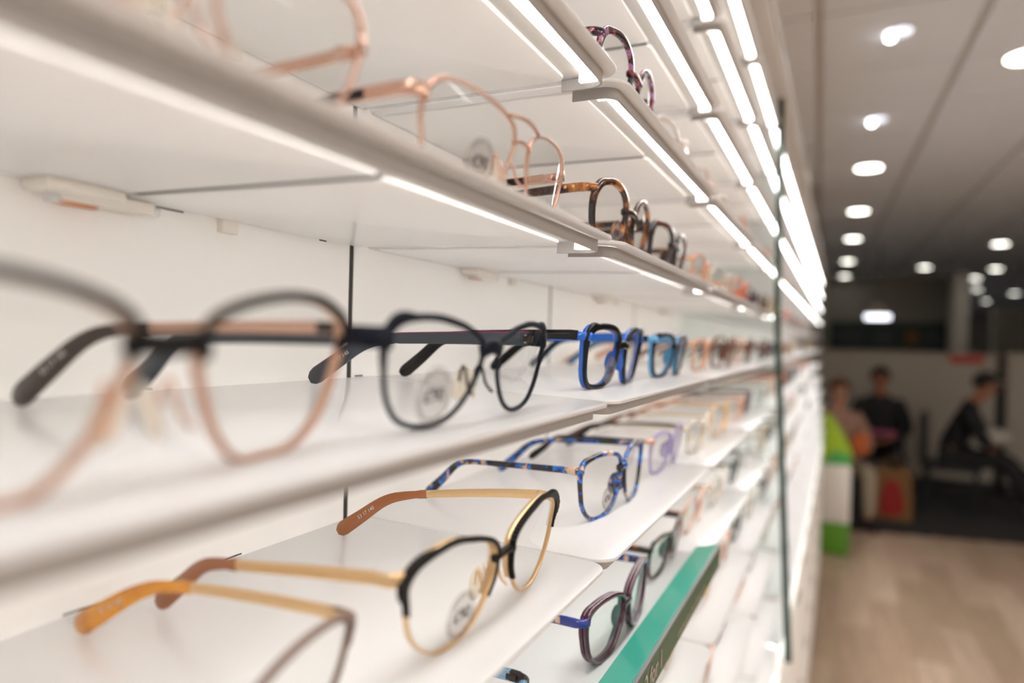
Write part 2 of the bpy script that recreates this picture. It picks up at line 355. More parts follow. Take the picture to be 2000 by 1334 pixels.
# ------------------------------------------------------------------ shelves
D = .1735; PT = .0022; TILT = .003 / .1735
TL = {'A': .004 / .1735, 'B': .0055 / .1735}
DSH = W - .0015
def shelf_outline(d, rc=.014):
    return [(0, .001), *arc(d - rc, .001 + rc, rc, -90, 0, 8), *arc(d - rc, DSH - rc, rc, 0, 90, 8), (0, DSH)]
def make_shelf_meshes(d, q=1, pm_='shelf_white'):
    r = {}
    r['plate'] = prism('plate', pm_, shelf_outline(d), -PT, 0, .0007)
    # lip: U-shaped strip under the plate
    o = .0067; rc = .009; dd = d - o; z1 = -PT - .0004; z0 = z1 - .0062
    pts = [(dd - .026, .001 + o), *arc(dd - rc, .001 + o + rc, rc, -90, 0, 7), *arc(dd - rc, DSH - o - rc, rc, 0, 90, 7), (dd - .026, DSH - o)]
    V, F = [], []; n = len(pts)
    for i, (x, y) in enumerate(pts):
        a = Vector(pts[max(i - 1, 0)]); b = Vector(pts[min(i + 1, n - 1)]); t = (b - a).normalized(); nx, ny = -t.y * .0012, t.x * .0012
        V += [(x, y, z0), (x, y, z1), (x + nx, y + ny, z1), (x + nx, y + ny, z0)]
    for i in range(n - 1):
        for k in range(4): j = (k + 1) % 4; F.append((4 * i + k, 4 * i + j, 4 * i + 4 + j, 4 * i + 4 + k))
    F += [(3, 2, 1, 0), (4 * n - 4, 4 * n - 3, 4 * n - 2, 4 * n - 1)]
    r['lip'] = mesh('lip', V, F, 'lip_paint', 40)
    r['seam'] = boxmesh('shadow_seam', 'seam_dark', (dd - .0032, dd - .0014, .02, DSH - .02, z1, -PT))  # dark strip standing in for the thin shadow between lip and plate
    # underside panels: two panels with a dark seam between them
    ym = .158 if q else .16; zz = -PT
    def up(y0, y1, za, rr):
        return [(.004, y0), *arc(d - .029 - rr, y0 + rr, rr, -90, 0, 4), *arc(d - .029 - rr, y1 - rr, rr, 0, 90, 4), (.004, y1)]
    r['underA'] = prism('underside_panel', 'shelf_under', up(.010, ym - .0018, 0, .003), zz - .0012, zz, .0003)
    r['underB'] = prism('underside_panel', 'shelf_under', up(ym + .0018, DSH - .010, 0, .006), zz - .0018, zz, .0004)
    r['cable'] = boxmesh('cable_slot_shade', 'seam_dark', (.018, d - .031, ym - .0018, ym + .0016, zz - .0012, zz))  # near-black filler in place of the shade inside the slot
    V, F = [], []; q4 = [(dd - .0125, zz), (dd - .0115, zz - .0006), (dd - .0045, zz - .0041), (dd - .0034, zz - .0036), (dd - .0034, zz)]
    for yy in (.016, DSH - .016): V += [(a, yy, b) for a, b in q4]
    F = [(4, 3, 2, 1, 0), (5, 6, 7, 8, 9)] + [(i, (i + 1) % 5, 5 + (i + 1) % 5, 5 + i) for i in range(5)]
    r['led'] = mesh('light_strip', V, F, 'led')
    V, F = [], []
    r['cap'] = boxmesh('end_cap', 'led_cap', (dd - .0128, dd - .0032, .0125, .0158, z0 + .0012, zz)); r['cap2'] = boxmesh('end_cap', 'led_cap', (dd - .0128, dd - .0032, DSH - .0158, DSH - .0125, z0 + .0012, zz))
    r['profile'] = boxmesh('plate_shade_strip', 'plate_shade_grey', (dd - .0225, dd - .0126, .012, DSH - .012, zz - .0003, zz))  # grey strip added to keep the plate beside the light strip looking shaded
    r['flange'] = boxmesh('rear_flange', 'shelf_white', (0, .0020, .004, DSH - .004, -.0030, -PT))
    return r
SM = make_shelf_meshes(D)
LV = {'header3': .409, 'up3': .320, 'up2': .231, 'D': .1432, 'A': .0532, 'B': -.0363, 'C': -.1249, 'E': -.2140, 'F': -.302, 'G': -.391, 'H': -.480, 'I': -.569}
ORDER = ['header3', 'up3', 'up2', 'D', 'A', 'B', 'C', 'E', 'F', 'G', 'H', 'I']
# the lowest tiers stand forward a little
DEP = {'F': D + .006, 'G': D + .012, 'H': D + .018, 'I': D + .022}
SMD = {k: make_shelf_meshes(v, 1, 'shelf_white_dimmed') for k, v in DEP.items()}
WHERE = {'header3': 'topmost tier', 'up3': 'second tier from top', 'up2': 'third tier from top', 'D': 'tier above the aviators', 'A': 'tier of the aviators',
         'B': 'tier of the navy pair', 'C': 'tier of the gold pair', 'E': 'green sign tier', 'F': 'first tier below the sign',
         'G': 'second tier below the sign', 'H': 'third tier below the sign', 'I': 'lowest tier'}
BAYN = ['nearest bay', 'second bay', 'third bay', 'fourth bay']
conn_body = bevbox('cable_connector', 'plastic_white', 0, .017, 0, .032, -.0045, 0, .0012)
conn_arm = bevbox('connector_arm', 'plastic_white', .003, .010, .010, .050, -.0066, -.001, .001)
scr = cylmesh('connector_screw', 'screw_clear', (.009, .0075, -.0080), .0030, .0036, 14)
scr2 = cylmesh('connector_screw', 'screw_clear', (.0065, .0500, -.0042), .0024, .0030, 10, ax=1)
cop = bevbox('copper_contact', 'copper', .002, .0065, .012, .027, -.0078, -.0058, .0008)
clip = bevbox('shelf_clip', 'plastic_white', 0, .0045, 0, .010, -.0105, -PT, .0005)
for lv in ORDER:
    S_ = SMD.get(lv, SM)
    for k in range(-2 if lv in 'DABCE' else -1, 4):
        y = YP - W + k * W
        if k < 0: lab = 'white display shelf on the %s, bay beside the camera' % WHERE[lv]
        else: lab = 'white lipped display shelf, %s of the %s' % (BAYN[k], WHERE[lv])
        if k == -2: lab = 'white display shelf on the %s, behind the camera' % WHERE[lv]
        t = thing('display_shelf', lab, 'shelf', (-L, y + .013, CH + LV[lv] + PT + TL.get(lv, TILT) * .1735), 0, 'glass shop display shelves'); t.rotation_euler.y = TL.get(lv, TILT)
        ob('plate', S_['plate'], t); ob('lip', S_['lip'], t); ob('rear_flange', S_['flange'], t); ob('plate_shade_strip', S_['profile'], t)
        o = ob('light_strip', S_['led'], t, label='glowing warm white light strip'); ob('end_cap', S_['cap'], o); ob('end_cap', S_['cap2'], o)
        if lv in ('header3', 'up3', 'up2', 'D', 'A', 'B', 'C', 'E'):
            ob('underside_panel', S_['underA'], t); ob('underside_panel', S_['underB'], t); ob('cable_slot_shade', S_['cable'], t); ob('shadow_seam', S_['seam'], t)
            c = ob('cable_connector', conn_body, t, label='small white connector block with clear screws'); c.location = (.0015, .122, -PT - .0012)
            for mm, nm in ((conn_arm, 'connector_arm'), (scr, 'connector_screw'), (scr2, 'connector_screw'), (cop, 'copper_contact')): ob(nm, mm, c)
            c = ob('shelf_clip', clip, t); c.location = (.0, .214, 0)
        else: ob('underside_panel', S_['underA'], t); ob('underside_panel', S_['underB'], t)

# green price strip on the front of the second bay
t = thing('shelf_edge_sign', 'long green sign strip with lettering along the front edge of a lower shelf', 'sign', (0, YP + .016, CH + LV['E'] + PT))
yl = .322
V = [(-.1250, 0, .0004), (-.1235, 0, .0092), (-.1035, 0, .0150), (-.1015, 0, .0138), (-.1012, 0, -.0065), (-.1035, 0, -.0065), (-.1050, 0, .0004)]
n = len(V); V = [Vector(v) for v in V]; VV = V + [v + Vector((0, yl, 0)) for v in V]
FF = [tuple(range(n)), tuple(range(2 * n - 1, n - 1, -1))] + [(i, (i + 1) % n, n + (i + 1) % n, n + i) for i in range(n)]
ob('sign_channel', mesh('sign_channel', VV, FF, 'sign_green'), t)
ob('front_face', boxmesh('front_face', 'sign_green_face', (-.1011, -.1005, .0015, yl - .0015, -.0060, .0128)), t, label='darker green printed front face')
ob('edge_line', boxmesh('edge_line', 'sign_edge', (-.1032, -.1004, .001, yl - .001, .0128, .0147)), t)
def vtext(parent, name, s, size, y, z, x, m='sign_text', wt=.01):
    me = text_mesh(name, s, size, m, weight=wt); o = ob(name, me, parent); o.rotation_euler = (math.pi / 2, 0, math.pi / 2); o.location = (x, y, z); return o
vtext(t, 'big_lettering', '2 for 1', .0170, .062, .0030, -.1002, wt=.02)
vtext(t, 'small_lettering', 'complete glasses from £90 single vision', .0072, .188, .0000, -.1002)
vtext(t, 'small_lettering', 'ask in store for details', .0050, .285, -.0008, -.1002)

# header board and base cabinets
t = thing('display_header', 'pale header board running along the top of the display', 'header', (-L, -.32, CH + .468))
hd = bevbox('header_board', 'shelf_white', .0, .184, 0, W * 17, .0, .042, .004); ob('header_board', hd, t)
ob('trim_strip', boxmesh('trim_strip', 'lip_paint', (.1842, .186, .01, W * 17 - .01, .004, .010)), t)
bc = bevbox('cabinet_body', 'shelf_white', 0, .185, .001, W - .001, 0, .77, .002)
dr = bevbox('cabinet_door', 'panel_white', .1855, .200, .004, W - .004, .01, .375, .002)
dr2 = bevbox('cabinet_door', 'panel_white', .1855, .200, .004, W - .004, .383, .755, .002)
hn = bevbox('door_handle', 'silver', .2003, .206, .12, .21, .352, .358, .001)
kick = boxmesh('toe_kick', 'lip_paint', (.0, .16, .0, W, -.09, 0))
for k in range(-1, 14):
    t = thing('base_cabinet', 'white base cabinet under the display shelves, number %s from the camera end' % ['one', 'two', 'three', 'four', 'five', 'six', 'seven', 'eight', 'nine', 'ten', 'eleven', 'twelve', 'thirteen', 'fourteen', 'fifteen'][k + 1], 'cabinet',
              (-L + .0005, YP - W + k * W, .09), 0, 'base cabinets')
    ob('cabinet_body', bc, t); d1 = ob('cabinet_door', dr, t); d2 = ob('cabinet_door', dr2, t); ob('door_handle', hn, d1)
    h = ob('door_handle', hn, d2); h.location = (0, 0, .375); ob('toe_kick', kick, t)

# glass divider at the end of the fourth bay
Yd = YP + 3 * W + .014
t = thing('glass_divider', 'upright glass divider with green edge between the two display units', 'divider', (0, Yd, CH))
def slab(name, m, xs, y0, y1):
    V = []
    for y in (y0, y1): V += [(a, y, z) for a, z in xs]
    n = len(xs); return mesh(name, V, [tuple(range(n)), tuple(range(2 * n - 1, n - 1, -1))] + [(i, (i + 1) % n, n + (i + 1) % n, n + i) for i in range(n)], m)
ob('glass_pane', slab('glass_pane', 'pane_glass', [(-L + .001, -.59), (-.0790, -.59), (-.1140, .05), (-.1170, .46), (-L + .001, .46)], .002, .010), t)
ob('polished_edge', slab('polished_edge', 'edge_glass', [(-.0785, -.59), (-.0660, -.59), (-.1030, .05), (-.1060, .46), (-.1165, .46), (-.1135, .05)], .001, .011), t, label='dark green polished glass edge')

# display unit beyond the divider: plainer, same shelves
far_w = W
fp = prism('plate', 'shelf_white', shelf_outline(D), -PT, 0, 0)
FDEP = [0, 0, 0, 0, 0, 0, 0, .004, .010, .016, .020, .024]
fmesh = {}
for i, lv in enumerate(ORDER):
    e = FDEP[i]
    if e not in fmesh:
        dd = D + e
        fmesh[e] = (prism('plate', 'shelf_white_dimmed', shelf_outline(dd), -PT, 0, 0), boxmesh('lip', 'lip_paint', (dd - .008, dd - .0067, .01, W - .012, -.009, -PT)), SMD.get({.010: 'G', .016: 'H', .020: 'I', .024: 'I'}.get(e), SM)['led'])
for k in range(4, 15):
    for i, lv in enumerate(ORDER):
        y = YP - W + k * W + .028
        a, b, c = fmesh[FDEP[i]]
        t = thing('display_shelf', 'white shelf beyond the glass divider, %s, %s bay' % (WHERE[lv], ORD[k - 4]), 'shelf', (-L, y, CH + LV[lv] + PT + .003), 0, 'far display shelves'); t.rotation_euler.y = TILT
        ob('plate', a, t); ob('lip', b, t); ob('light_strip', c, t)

# ------------------------------------------------------------------ spectacles
def lens_outline(kind):
    O = {
     'navy': [(61.4, 17.4), (62.3, 26), (60.5, 31.2), (56.5, 34.3), (48.5, 35.7), (40.6, 36.0), (34.5, 35.6), (28.9, 34.8), (21.5, 33.4), (14.3, 31), (8.4, 28.3), (6.9, 25), (8.2, 17.7), (12.4, 10.3), (18.2, 4.2), (23.5, 1.0), (29, -.8), (34.5, -1.4), (40.6, -1.2), (47.1, -.1), (53.5, 3.0), (58.6, 9.3)],
     'cat': [(8.4, 29.3), (11.9, 33.1), (18.8, 36), (27.4, 38), (36.4, 39), (46.8, 38.5), (54.9, 35.9), (59.6, 32.8), (60.4, 26.7), (58.8, 17.5), (55.2, 8.1), (49.5, 1.6), (42.1, -1.5), (31.9, -1.8), (25.4, -1.6), (20.3, 1.3), (15.6, 6.9), (12, 13.6), (8.9, 20.9), (7.9, 26.5)],
     'aviator': [(8.8, 33), (12, 37.5), (19, 40.0), (30, 41.6), (44, 42.6), (57, 41.5), (64, 38), (66, 31), (64.5, 20), (57, 9), (46, 1.8), (35, .8), (25, 2.2), (16, 8), (10, 17), (8, 26)],
     'pilot': [(64.2, 24.6), (63.3, 32.6), (58.3, 38.0), (50.2, 40.6), (41.7, 41.0), (32.4, 40.6), (25.3, 39.7), (17.6, 38.1), (10.4, 35.2), (7.5, 30.6), (7.9, 24.6), (11.2, 16.4), (15.4, 9.4), (23, 6.2), (35, 5.0), (46, 6.0), (55, 9), (61, 15)],
     'halfbrow': [(65.0, 18.5), (66.6, 26), (67.2, 32), (62.5, 36.8), (53.5, 39.4), (45.5, 40.6), (38.6, 40.5), (30.5, 39.0), (23, 37.4), (14.5, 34.6), (9.2, 30.8), (7.8, 26), (8.8, 18), (13.0, 11.0), (18.6, 4.8), (25, .8), (32, -1.0), (38.6, -1.5), (45.2, -.7), (51.6, 2.0), (57.5, 6.3), (62.3, 12.0)],
     'mottle': [(61.2, 19.1), (62.6, 28.8), (61, 35.6), (54, 39.0), (43, 40.6), (33.1, 40.9), (24, 40.2), (14, 38.2), (7, 34.6), (4.8, 28.6), (6.3, 19.1), (9.8, 11.3), (14.4, 5.3), (20.5, 1.5), (26.9, -.4), (33.1, -1.2), (39.7, -1.0), (46.8, .4), (53.4, 4.4), (58.6, 10.7)],
     'violet': [(62.0, 19.2), (63.6, 28), (61.6, 34.6), (54, 37.9), (44, 38.8), (34.9, 38.4), (26, 37.5), (16.5, 35.2), (9, 31.6), (6, 26.5), (7.2, 19.2), (11.3, 11.6), (16.5, 5.9), (22.0, 1.8), (28.7, .0), (34.9, -.2), (40.7, .2), (47.1, 2.0), (53.6, 5.6), (58.8, 11.3)],
     'brow': [(8.6, 25.5), (13, 30), (22, 34.2), (34, 37), (47, 37.5), (57, 35.6), (61.5, 31.5), (61, 22), (58, 12.5), (52, 4.8), (44, 1.0), (35, .6), (25, .9), (18, 3.4), (11.5, 10), (8.4, 18.3)],
     'square': [(9.5, 30), (13, 35), (22, 38.3), (35, 39.6), (49, 39), (57, 36.5), (60.5, 31), (60.3, 22), (57.5, 11), (52, 3.8), (43, 1.6), (31, 1.6), (22, 4), (14.5, 11), (10.5, 20)],
     'soft': [(9.2, 27), (13, 32), (22, 35), (34, 36), (46, 35.6), (56, 33.6), (60.4, 29), (60, 20), (56, 10), (49, 3.2), (40, 1.2), (30, 1.2), (20, 4), (12.5, 11), (9, 19)],
     'round': [(10, 27), (13.5, 33.5), (21, 38), (31, 40.2), (42, 39.4), (51, 36.5), (56.6, 30), (57.2, 22), (53.5, 12.5), (46, 5), (37, 1.8), (28, 2), (19.5, 5.8), (13, 12.5), (10, 20)],
    }
    return [(a / 1000, b / 1000) for a, b in O[kind]]
BW = .006; KP = .13
def sx(u, v=.030): return -BW * (abs(u) / .066) ** 1.5 - KP * (.030 - v)
def ribbon(name, m, pts, wi, wo, x0, x1, closed=True, smooth=50, ridges=0):
    """strip along a uv path; wi/wo: inner/outer widths (callable(i,u,v) or number); x0..x1 depth range"""
    V, F = [], []; n = len(pts)
    area = sum(pts[i][0] * pts[(i + 1) % n][1] - pts[(i + 1) % n][0] * pts[i][1] for i in range(n)) / 2
    s = 1 if area > 0 else -1
    for i in range(n):
        u, v = pts[i][0], pts[i][1]
        a = pts[i - 1] if closed or i else pts[i]; b = pts[(i + 1) % n] if closed or i < n - 1 else pts[i]
        t = Vector((b[0] - a[0], b[1] - a[1])).normalized(); nx, ny = t.y * s, -t.x * s
        A = wi(i, u, v) if callable(wi) else wi; B = wo(i, u, v) if callable(wo) else wo
        if ridges and i % 2: B -= ridges; 
        c = min(A + B, abs(x1 - x0)) * .22; e = sx(u, v)
        for q, x in ((-A, x0 + c), (-A, x1 - c), (-A + c, x1), (B - c, x1), (B, x1 - c), (B, x0 + c), (B - c, x0), (-A + c, x0)):
            V.append((e + x, u + nx * q, v + ny * q))
    m_ = n if closed else n - 1
    for i in range(m_):
        for k in range(8): j = (k + 1) % 8; i2 = (i + 1) % n; F.append((i * 8 + k, i * 8 + j, i2 * 8 + j, i2 * 8 + k))
    if not closed: F.append(tuple(range(8))[::-1]); F.append(tuple((n - 1) * 8 + k for k in range(8)))
    return mesh(name, V, F, m, smooth)
def lens_mesh(pts, m, th=.0016):
    V, F = [], []; n = len(pts); cu = sum(p[0] for p in pts) / n; cv = sum(p[1] for p in pts) / n
    rs = [1.0, .66, .33]
    for x in (-.0002, -th):
        for r in rs:
            for p in pts:
                u = cu + (p[0] - cu) * r; v = cv + (p[1] - cv) * r; V.append((sx(u, v) + x + .0010 * (1 - r * r), u, v))
        V.append((sx(cu, cv) + x + .0010, cu, cv))
    B = 3 * n + 1
    for s in (0, B):
        for k in range(2):
            for i in range(n): j = (i + 1) % n; F.append((s + k * n + i, s + k * n + j, s + (k + 1) * n + j, s + (k + 1) * n + i))
        for i in range(n): F.append((s + 2 * n + i, s + 2 * n + (i + 1) % n, s + 3 * n))
    for i in range(n): j = (i + 1) % n; F.append((i, j, B + j, B + i))
    return mesh('lens', V, F, m, 60)
GC = {}
def glasses(label, af, yc, lv=None, z=None, phi=0, outline='soft', style='metal', rim='black_metal', back=None, brow=None, bridge=None, temple='black_metal', tip='black_gloss',
            vh=.031, rw=.0011, rd=.0024, topw=0, tips=None, sticker=None, pads=True, th=.0045, tt=.0011, tiph=.0062, hi=True, bend=.66, scale=1.0, lens='lens', outer=None, voff=.0010, bw=.006, kp=.13,
            vb=.029, arch=.004, bt=.0032, tipv=.0024, drop=.004, endw=.0022, group='spectacles on the display shelves', inlay=None, prints=None, texture_back=None, tilt=0, edge=None, stop_inner=None, name='eyeglasses'):
    global BW, KP
    BW = bw; KP = kp
    z0 = CH + (LV[lv] if lv else z) + PT + .0004
    t = thing(name, label, 'glasses', (-af, yc, z0 + .0003), phi, group); t.rotation_euler.y = TL.get(lv, TILT)
    key = (outline, style, rim, back, brow, bridge, temple, tip, vh, rw, rd, topw, tuple(tips or ()), pads, th, hi, scale, lens, inlay, tt, tiph) if not hi else None
    if key and key in GC:
        for nm, me in GC[key]: ob(nm, me, t)
        return t
    parts = []
    def P(nm, me, par=None, **k):
        o = ob(nm, me, par or t, **k); parts.append((nm, me)); return o
    N = 72 if hi else 26
    base = [(u * scale, v * scale + voff) for u, v in lens_outline(outline)]
    hu = max(p[0] for p in base)
    hv = vh * scale
    for sg in (1, -1):
        pts = [tuple(p) for p in catmull([(u * sg, v) for u, v in base], N)]
        vt = max(p[1] for p in pts)
        if style == 'acetate':
            wo = lambda i, u, v: rw + topw * max(0, (v / vt - .72) / .28) + endw * max(0, (abs(u) / hu - .82) / .18) * max(0, (v / vt - .5) / .5)
            P('rim', ribbon('rim', rim, pts, rw * .35, wo, -rd * .5, rd * .5), label=None)
            if back: P('rear_rim_layer', ribbon('rear_rim_layer', back, pts, rw * .38, lambda i, u, v: wo(i, u, v) * (1.04 - .30 * max(0, (v / vt - .6) / .4)), -rd * .5 - .0030, -rd * .5 + .0001))
        elif style == 'half':
            P('rim', ribbon('rim', rim, pts, .0005, .0006, -.0011, .0011))
            up = [p for p in pts]
            k0 = min(range(N), key=lambda i: abs(pts[i][0]) + (0 if pts[i][1] < .022 else 9) + abs(pts[i][1] - .013) * 3)
            # walk over the top from the nose side to the temple side
            best = []; i = k0
            step = 1 if pts[(k0 + 1) % N][1] > pts[k0][1] else -1
            while True:
                best.append(pts[i % N]); i += step
                if len(best) > N - 5 or (abs(pts[i % N][0]) > .054 and pts[i % N][1] < .021): break
            fine = [tuple(p) for p in catmull(best, 110, False)]
            P('brow_bar', ribbon('brow_bar', brow, fine, .0004, lambda i, u, v: .0013 + .0036 * max(0, (abs(u) - .050) / .017) * max(0, min(1, (v - .026) / .008)) + .0006 * (v > .030), -.0009, .0020, closed=False, ridges=.0006, smooth=25))
            P('brow_lining', ribbon('brow_lining', rim, fine[:int(len(fine) * .84)], .0003, lambda i, u, v: .0010 + .0004 * (v > .022), -.0036, -.0009, closed=False))
        else:
            wo = lambda i, u, v: rw + topw * max(0, (v / vt - .80) / .20) + endw * max(0, (abs(u) / hu - .80) / .20) * max(0, (v / vt - .55) / .45)
            P('rim', ribbon('rim', rim, pts, rw * .4, wo, -rd * .5, rd * .5))
            if back: P('rear_rim_layer', ribbon('rear_rim_layer', back, pts, rw * .3, lambda i, u, v: rw * .8, -rd * .5 - .0011, -rd * .5 + .0001))
            if brow:
                seg = [p for p in sorted(pts, key=lambda p: abs(p[0])) if p[1] > .62 * vt and p[1] > .021]
                P('brow_rim', ribbon('brow_rim', brow, [tuple(p) for p in catmull(seg[::1], 40, False)], .0004, lambda i, u, v: rw * 1.1 + topw, rd * .5 - .0008, rd * .5 + .0009, closed=False))
        ln = P('lens', lens_mesh([(p[0] * .995, p[1]) for p in pts], lens))
        # end piece and hinge
        ex = sx(hu * sg)
        ehh = [.0058, .0052, th * 1.0, th * 1.0] if style != 'metal' else [max(.0040 + topw, th * 1.12), max(.0048, th * 1.06), th * 1.05, th * 1.0]
        ex = sx(hu * sg, hv); ep = [(ex + (.0006 if style != 'half' else -.0022), (hu + (-.001 if style != 'half' else .0018)) * sg, hv - .0004), (ex + .0001, (hu + .0025) * sg, hv), (ex - .0030, (hu + .0055) * sg, hv), (ex - .0110, (hu + .0062) * sg, hv)]
        P('end_piece', sweep3('end_piece', edge or (brow if style == 'half' else rim), [tuple(p) for p in catmull(ep, 10, False)], [ehh[min(3, int(i / 2.6))] for i in range(10)], .0028 if style == 'acetate' else .0016))
        # temple
        tipx, tipu = (tips[0 if sg < 0 else 1] if tips else (-.150 * scale, .056 * sg))
        h0 = Vector((ex - .0105, (hu + .0060) * sg, hv)); e1 = Vector((tipx, tipu, tipv))
        bx = h0.x + (tipx - h0.x) * bend; fr = lambda q: h0.y + (tipu - h0.y) * q
        pth = [h0, Vector((h0.x + (bx - h0.x) * .35, fr(.22) + .002 * sg, hv - drop * .30)), Vector((h0.x + (bx - h0.x) * .75, fr(.50) + .003 * sg, hv - drop * .75)), Vector((bx, fr(.68) + .002 * sg, hv - drop - .0008)),
               Vector((bx + (tipx - bx) * .30, fr(.80) + .001 * sg, hv - drop - .0050)), Vector((bx + (tipx - bx) * .65, fr(.92), (hv - drop) * .45)), e1]
        nn = 40 if hi else 14
        C = catmull(pth, nn, False)
        cut = int(nn * (.50 if tip != temple else .56))
        H = [th * (1.05 - .35 * i / nn) if i < nn * .55 else th * .75 + (tiph - th * .75) * min(1, (i - nn * .55) / (nn * .38)) for i in range(nn)]
        H[-1] = tiph * .45; H[-2] = tiph * .85
        tk = [tt * (1 if i < cut else 1.7) for i in range(nn)]
        tp = P('temple', sweep3('temple', temple, C[:cut + 1], H[:cut + 1], tk[:cut + 1]))
        if hi and prints is None and tip != temple: pass
        if outer: P('outer_temple_layer', sweep3('outer_temple_layer', outer, [Vector((ex - .0055, (hu + .0066) * sg, hv + .0004))] + [c + Vector((0, sg * tt * .60, .0006)) for c in C], [H[0] * .96] + [h * .96 for h in H], tt * .8))
        HT = [h * 1.15 if i >= cut else h for i, h in enumerate(H)]
        P('temple_tip', sweep3('temple_tip', tip, C[cut:], HT[cut:], [tt * 1.8 if style != 'acetate' else tt * 1.1] * (nn - cut)))
        if hi:
            P('hinge_block', bevbox('hinge_block', 'gunmetal' if rim not in ('gold', 'rose_gold', 'taupe_metal') else temple, ex - .0125, ex - .0065, sg * (hu + .0040) - .0008, sg * (hu + .0040) + .0008, hv - .0016, hv + .0016, .0003))
            V, F = [], []
            cyl(V, F, (ex - .0112, sg * (hu + .0044), hv - .0021), .0008, .0042, 10); P('hinge_screw', mesh('hinge_screw', V, F, 'silver', 40))
        if inlay:
            k0, k1 = int(nn * inlay[1]), int(nn * inlay[2]); P('temple_inlay', sweep3('temple_inlay', inlay[0], [c + Vector((0, 0, 0)) for c in C[k0:k1]], [h * .78 for h in H[k0:k1]], tt * 1.35))
        if prints and sg in prints[1]:
            k0 = int(nn * .80); a = C[k0]; d_ = (C[k0 + 3] - C[k0 - 3]).normalized(); me = text_mesh('temple_print', prints[0], .0030, 'print_white')
            o = ob('temple_print', me, tp)
            # inner face looks towards the other temple: for +u side this is -u
            side = Vector((0, -sg, 0)); xx = -d_ if sg > 0 else d_; yy = side.cross(xx); yy.normalize()
            if yy.z < 0: xx = -xx; yy = -yy
            zz = xx.cross(yy)
            o.matrix_local = Matrix(((xx.x, yy.x, zz.x, a.x), (xx.y, yy.y, zz.y, a.y - sg * (tt * .95 + .0004)), (xx.z, yy.z, zz.z, a.z), (0, 0, 0, 1)))
        if pads and hi or pads and not hi and style != 'acetate':
            nu = min(p[0] for p in base); px = nu * .62 * sg; pv = .0185 * scale
            if hi:
                e0 = sx(nu, .012); pa = [(e0 - .0008, nu * sg * 1.25, .0105), (e0 - .0035, nu * sg * 1.10, .0135), (e0 - .0050, nu * sg * 1.04, .0185), (e0 - .0060, nu * sg * .98, .0212), (e0 - .0074, nu * sg * .92, .0205), (e0 - .0082, nu * sg * .86, .0175), (e0 - .0084, nu * sg * .84, .0150)]
                P('pad_arm', sweep3('pad_arm', 'gunmetal' if rim in ('navy_metal', 'black_metal', 'black_gloss') else rim, [tuple(p) for p in catmull(pa, 22, False)], .0011, .0011, up=Vector((0, 1, .2))))
            P('nose_pad', ellipsoid('nose_pad', 'nose_pad', (sx(nu, .012) - .0088, px, .0140), (.0017, .0036, .0074), 12 if hi else 8, 8 if hi else 5, Matrix.Rotation(math.radians(24 * sg), 3, 'X') @ Matrix.Rotation(math.radians(32 * sg), 3, 'Z')))
        elif style == 'acetate' and not pads:
            nu = min(p[0] for p in base)
            V = []; 
            P('nose_rest', ellipsoid('nose_rest', back or rim, (sx(nu, .018) - .0045, nu * sg * .98, .018 * scale), (.0042, .0014, .0080), 10, 7, Matrix.Rotation(math.radians(20 * sg), 3, 'X')))
    # bridge
    nu = min(p[0] for p in base); vbs = vb * scale
    bp = [(-nu - .0015, vbs - .001), (-nu * .5, vbs + arch * .8 - .001), (0, vbs + arch - .001), (nu * .5, vbs + arch * .8 - .001), (nu + .0015, vbs - .001)]
    bm_ = bridge or brow or rim
    P('bridge', ribbon('bridge', bm_, [tuple(p) for p in catmull(bp, 18, False)], bt / 2, bt / 2, -rd * .5 - (.001 if style == 'acetate' else 0), rd * .5 + .0003, closed=False, ridges=.0005 if style == 'half' else 0))
    if outline in ('aviator', 'pilot'):
        q_ = voff + (0 if outline == 'aviator' else -.0015)
        bb = [(-.0150, .0400 + q_), (-.005, .0415 + q_), (.005, .0415 + q_), (.0150, .0400 + q_)]
        P('brow_bridge', ribbon('brow_bridge', bm_, [tuple(p) for p in catmull(bb, 16, False)], .0007, .0007, -.0007, .0012, closed=False))
    if sticker:
        for (su, sv, sr) in [sticker]:
            def wrap(me0, nm, dx, par):
                me = me0.copy(); me.name = nm
                for v in me.vertices: x, y = v.co.x, v.co.y; u = su + x; v.co = (sx(u, sv + y) + .0013 + dx, u, sv + y)
                return ob(nm, me, par)
            V = [(0, 0, 0)] + [(sr * math.cos(a * math.pi / 20), sr * math.sin(a * math.pi / 20), 0) for a in range(40)]
            dm = mesh('price_sticker', V, [(0, 1 + i, 1 + (i + 1) % 40) for i in range(40)], 'sticker')
            st = wrap(dm, 'price_sticker', .0, t); st['label'] = 'round translucent price sticker reading £90'
            wrap(text_mesh('price', '£90', sr * .72, 'sticker_ink', weight=.02), 'price_text', .0002, st)
            wrap(text_mesh('arc', 'COMPLETE PRICE', sr * .21, 'sticker_ink', sr * .80, 90, 110), 'upper_text', .0002, st)
            wrap(text_mesh('arc', 'INCLUDING STANDARD LENSES', sr * .19, 'sticker_ink', sr * .84, 270, 175, True), 'lower_text', .0002, st)
    if key: GC[key] = parts
    return t

